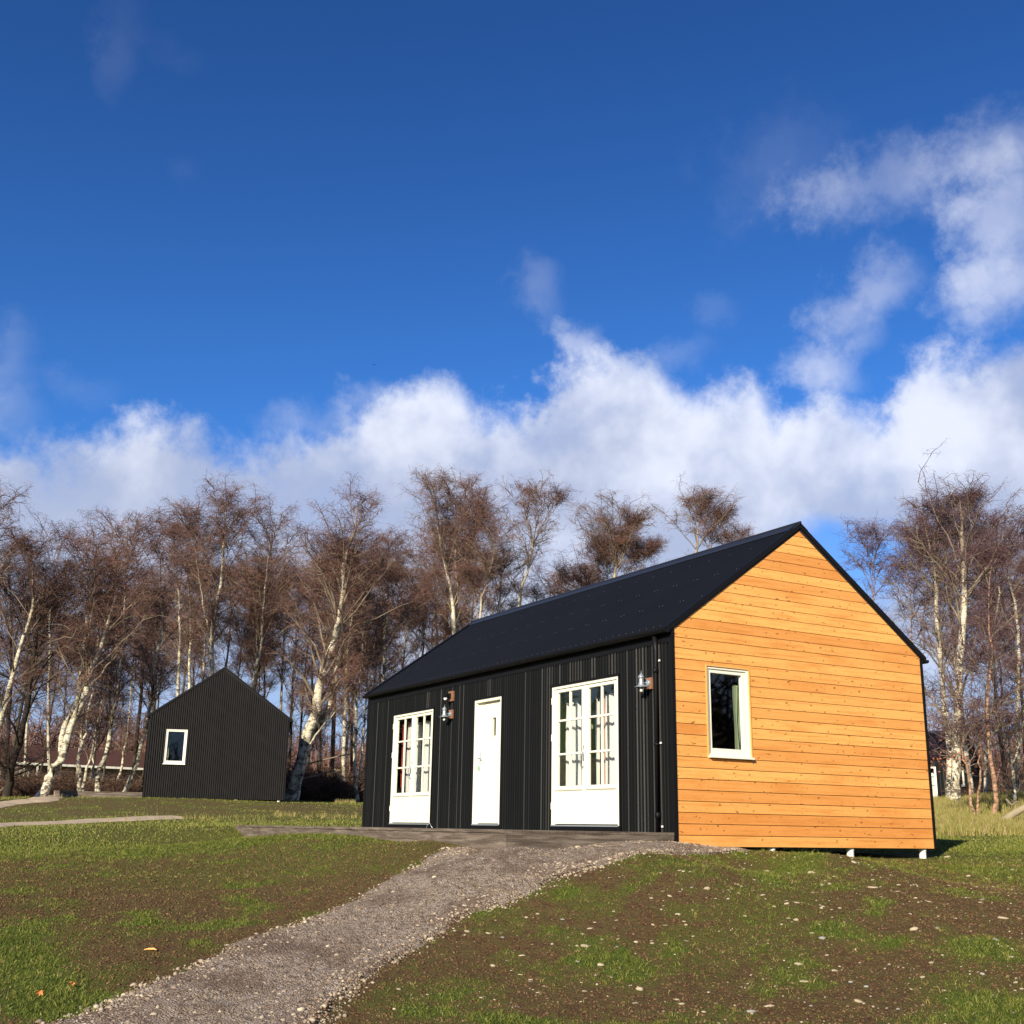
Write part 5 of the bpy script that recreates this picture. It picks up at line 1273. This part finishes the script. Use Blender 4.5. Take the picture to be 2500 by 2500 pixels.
# clods, pebbles
ico=np.array([(0,0,1),(.894,0,.447),(.276,.851,.447),(-.724,.526,.447),(-.724,-.526,.447),(.276,-.851,.447),(.724,.526,-.447),(-.276,.851,-.447),(-.894,0,-.447),(-.276,-.851,-.447),(.724,-.526,-.447),(0,0,-1)])
icf=np.array([(0,1,2),(0,2,3),(0,3,4),(0,4,5),(0,5,1),(1,6,2),(2,7,3),(3,8,4),(4,9,5),(5,10,1),(6,7,2),(7,8,3),(8,9,4),(9,10,5),(10,6,1),(11,7,6),(11,8,7),(11,9,8),(11,10,9),(11,6,10)])
def lumps(name,x,y,size,flat,tint,mt,label,cat,lift=0.):
    n=len(x); z=gz(x,y)+lift; a=rng.uniform(0,6.28,n); ca,sa=np.cos(a),np.sin(a)
    sx=size*rng.uniform(.7,1.4,n); sy=size*rng.uniform(.6,1.,n); sz=size*flat*rng.uniform(.7,1.2,n)
    jit=1+rng.normal(0,.16,(n,12)); q=ico[None]*jit[:,:,None]
    X_=q[:,:,0]*sx[:,None];Y_=q[:,:,1]*sy[:,None];Z_=q[:,:,2]*sz[:,None]
    v=np.stack([x[:,None]+X_*ca[:,None]-Y_*sa[:,None],y[:,None]+X_*sa[:,None]+Y_*ca[:,None],(z+sz*.25)[:,None]+Z_],-1).reshape(-1,3)
    f_=(np.arange(n)[:,None,None]*12+icf[None]).reshape(-1,3)
    o=mkobj(name,v,f_,mt,attr={'tint':np.repeat(tint,20)}); tag(o,label,cat,kind='stuff')
x,y,D=scatter(170000,-600,3300,7.8,18,.8); c_=cover(x,y); kp=(c_<.6)&(~inpoly(x,y,pathpoly)|(~inpoly(x,y,pathin)&(rng.uniform(0,1,len(x))<.45)))&outside(x,y); x,y=x[kp],y[kp]; n=len(x)
lumps('soil_clods',x,y,(rng.exponential(.0045,n)+.0025).clip(0,.015),.6,rng.uniform(0,1,n),m_clod,'brown crumbs of soil over the bare slope','soil',np.where(inpoly(x,y,pathpoly),.022,.0))
# gravel on the path, denser along its edges
s=rng.uniform(0,NP-1.01,42000); i=s.astype(int); f_=(s-i)[:,None]; la=L2[i]*(1-f_)+L2[i+1]*f_; ra=R2[i]*(1-f_)+R2[i+1]*f_
e=rng.uniform(0,1,len(s)); ed=rng.uniform(0,1,len(s))<.07; side=rng.uniform(0,1,len(s))<.5
ee=np.abs(rng.normal(0,.12,len(s))); e=np.where(ed,np.where(side,ee-.05,1.05-ee*1.4),e)
P=la*(1-e)[:,None]+ra*e[:,None]; P+=rng.normal(0,.015,P.shape); kp=outside(P[:,0],P[:,1]); P=P[kp]; e_=ed[kp]; eall=e[kp]; n=len(P)
sz=rng.exponential(.0040,n)+.0025; sz=np.where(e_,rng.exponential(.005,n)+.004,sz)
lumps('gravel_pebbles',P[:,0],P[:,1],sz.clip(0,.026),.75,np.clip(rng.normal(.36,.24,n)+e_*.14,0,1),m_peb,'loose grey and white gravel on the path and along its edges','gravel',np.where((eall>.04)&(eall<.96),.020,.0))
# small pale grit on the right slope
x,y,D=scatter(2300,1000,2750,7.8,16,.8); kp=~inpoly(x,y,pathpoly)&outside(x,y)&(fbm(x,y,1.,3,55)>.40); x,y=x[kp],y[kp]; n=len(x)
lumps('pale_grit',x,y,(rng.exponential(.0045,n)+.004).clip(0,.02),.5,np.clip(rng.normal(.55,.2,n),0,1),m_peb,'tiny pale stones sprinkled over the right hand slope','stones')

# individual stones
def stone_mesh(seed,flat):
    import bmesh
    bm=bmesh.new(); bmesh.ops.create_icosphere(bm,subdivisions=2,radius=1.)
    r=np.random.default_rng(seed); d=r.normal(size=(5,3)); d/=np.linalg.norm(d,axis=1)[:,None]
    for v in bm.verts:
        q=np.array(v.co); s_=1
        for dd in d: s_-= .32*max(0,float(q@dd)-.45)
        q=q*s_*(1+r.normal(0,.03)); v.co=(q[0]*1.35,q[1]*.9,q[2]*flat)
    me=bpy.data.meshes.new('stone'); bm.to_mesh(me); bm.free(); me.materials.append(m_stone)
    for p_ in me.polygons: p_.use_smooth=True
    return me
SM=[stone_mesh(i,f_) for i,f_ in enumerate((.42,.5,.35,.62,.3,.55))]
# name positions in full-size pixels: (u,v,width px)
big=[(1140,2275,15,'pale rounded stone at the top left of the right hand slope, beside the path'),(1192,2281,14,'pale domed stone just right of the topmost one beside the path'),(1274,2336,16,'grey angular stone in a thin grass patch right of the path'),(1204,2356,14,'flat pale stone below the grey angular one'),(1271,2376,13,'yellowish oval stone in mid slope right of the path'),(1467,2361,18,'orange tan flat stone at the left side of a green patch'),(1427,2313,22,'long flat pale stone above the green patch'),(1949,2355,20,'largest upright pale stone in the middle of the right hand slope'),(1963,2398,22,'broad pale grey stone below the largest upright one'),(2008,2293,18,'flat pale stone right of centre on the slope'),(2131,2167,24,'long flat grey stone high on the slope under the orange gable'),(2232,2275,20,'pale stone at the edge of a green patch on the right'),(2450,2244,26,'large flat pale stone at the far right of the slope'),(1833,2470,26,'pale stone near the bottom edge of the photo'),(1878,2456,24,'tan squarish stone near the bottom edge'),(1562,2421,20,'long pale stone at the lower middle of the slope'),(1551,2448,14,'rounded white stone below the long pale one'),(1653,2443,12,'white rounded stone low on the slope, left of a flat one'),(1664,2454,16,'flat stone low on the slope, right of the white rounded one'),(2095,2442,24,'flat yellowish stone low on the right of the slope'),(2037,2368,20,'slim slanted pale stone in mid slope'),(1727,2173,18,'grey flat stone high on the slope below the gable corner'),(1660,2126,14,'pale pointed stone at the top of the slope nearest the path'),(1981,2134,18,'flat white stone below the middle foundation post'),(2312,2093,16,'yellowish flat stone right of the last foundation post'),(2085,2105,14,'small flat stone in front of the middle foundation post')]
def place_stone(u,v,wpx,label,group,i):
    q=hit(u,v); Dd=float(np.linalg.norm(q-CAM)); r_=wpx/2/FPX*Dd/1.2
    o=bpy.data.objects.new('stone',SM[i%len(SM)]); COL.objects.link(o); o.location=(q[0],q[1],float(gz(q[0],q[1]))+r_*.12)
    # long side across the view for the measured ones
    o.rotation_euler=(rng.normal(0,.12),rng.normal(0,.12),math.atan2(RGT[1],RGT[0])+rng.normal(0,.35)); o.scale=(r_,r_*rng.uniform(.8,1.3),r_*rng.uniform(.8,1.15))
    tag(o,label,'stone',group)
for i,(u,v,wp,lb) in enumerate(big): place_stone(u,v,wp,lb,'stones on the right hand slope',i)
px=[(1668,2128),(1684,2128),(1798,2125),(1815,2125),(1872,2129),(1660,2173),(1689,2165),(1635,2185),(1747,2198),(1778,2200),(1920,2204),(1921,2211),(1945,2208),(2009,2210),(2030,2220),(2051,2218),(1862,2188),(1804,2180),(1779,2173),(2025,2160),(2130,2148),(2194,2161),(2192,2178),(2151,2191),(2235,2192),(2358,2193),(2398,2199),(2270,2205),(1925,2244),(1944,2249),(1818,2234),(1670,2250),(1692,2287),(1676,2296),(1625,2307),(2018,2333),(2050,2358),(2247,2278),(2288,2268),(2388,2292),(2431,2297),(2470,2340),(2387,2373),(2399,2378),(2370,2372),(2253,2390),(2225,2411),(2274,2351),(2077,2397),(1825,2400),(1892,2406),(1730,2422),(1718,2475),(1755,2492),(1980,2451),(2115,2411),(2068,2450),(2192,2457),(2480,2402),(2471,2125),(2410,2145),(2465,2142),(2440,2108),(2365,2142),(1238,2345),(1060,2297),(1110,2272),(1226,2292),(1285,2242),(1303,2243),(1313,2231),(1373,2245),(1452,2251),(1440,2270),(1421,2282),(1408,2310),(1505,2244),(1498,2224),(1506,2316),(1470,2296),(1509,2297),(1553,2303),(1591,2297),(1592,2304),(1655,2230),(1411,2352),(1420,2399),(1427,2423),(1418,2443),(1313,2424),(1175,2433),(1295,2388),(1295,2394),(1248,2367),(1594,2260),(1625,2261),(1675,2262),(1618,2172),(1590,2190),(1520,2137)]
bands=[(0,2150,'highest band under the gable'),(2150,2190,'second band down the slope'),(2190,2225,'third band down the slope'),(2225,2262,'fourth band down the slope'),(2262,2310,'middle band of the slope'),(2310,2360,'band just below mid slope'),(2360,2405,'third lowest band of the slope'),(2405,2450,'second lowest band of the slope'),(2450,2600,'lowest band of the slope')]
ordn=['first','second','third','fourth','fifth','sixth','seventh','eighth','ninth','tenth','eleventh','twelfth','thirteenth','fourteenth','fifteenth','sixteenth','seventeenth','eighteenth','nineteenth','twentieth']
i=0
for v0,v1,bn in bands:
    for j,(u,v) in enumerate(sorted(q for q in px if v0<=q[1]<v1)):
        place_stone(u,v,float(rng.uniform(7,14)),'small pale stone, %s from the left in the %s'%(ordn[j],bn),'small stones on the right hand slope',i+2); i+=1

# two orange leaves, pale chip
def leaf(u,v,s_,label):
    q=hit(u,v); b=MB(); pts=[]
    for i in range(14):
        a=2*math.pi*i/14; r_=s_*(1 if i%2==0 else .55)*(1.1 if i==0 else .9); pts.append((math.cos(a)*r_,math.sin(a)*r_,.012*math.sin(a*2)+.012*(i%2)))
    b.add([(0,0,.01)]+pts,[(0,i+1,(i+1)%14+1) for i in range(14)]); o=b.build('fallen_leaf',m_leaf); o.location=(q[0],q[1],float(gz(q[0],q[1]))+.035); o.rotation_euler=(.5,.5,float(rng.uniform(0,6))); tag(o,label,'leaf')
leaf(95,2430,.035,'larger orange leaf lying on the lower left grass'); leaf(174,2411,.028,'smaller orange leaf right of the larger one on the lower left grass')
q=hit(367,2325); b=MB(); b.tube([(-.055,0,0),(-.02,.006,.006),(.03,0,.008),(.055,-.006,0)],[.004,.009,.010,.003],8); o=b.build('wood_chip',m_trimwood); o.location=(q[0],q[1],float(gz(q[0],q[1]))+.012); o.rotation_euler=(0,0,1.05); tag(o,'pale splinter of wood on the bare earth left of the path','wood chip')
# bird
d=ray(913,891); q=CAM+d/np.linalg.norm(d)*60
r=empty('bird',tuple(q),math.radians(150),'tiny dark bird flying high in the blue sky','bird')
b=MB(); b.tube([(-.13,0,0),(-.08,0,.005),(0,0,.01),(.07,0,.01),(.11,0,.015),(.14,0,.01)],[.008,.03,.042,.03,.022,.004],8); b.build('body',m_dark,r,smooth=True)
for s_ in (-1,1):
    b=MB(); b.add([(.05,s_*.02,.01),(-.05,s_*.02,.01),(-.06,s_*.16,.05),(-.03,s_*.26,.03),(.04,s_*.15,.055),(.05,s_*.02,.018),(-.05,s_*.02,.018),(-.06,s_*.16,.056),(-.03,s_*.26,.034),(.04,s_*.15,.061)],[(0,1,2,3,4),(9,8,7,6,5)]); b.build('wing',m_dark,r)
r.scale=(.4,.4,.4)
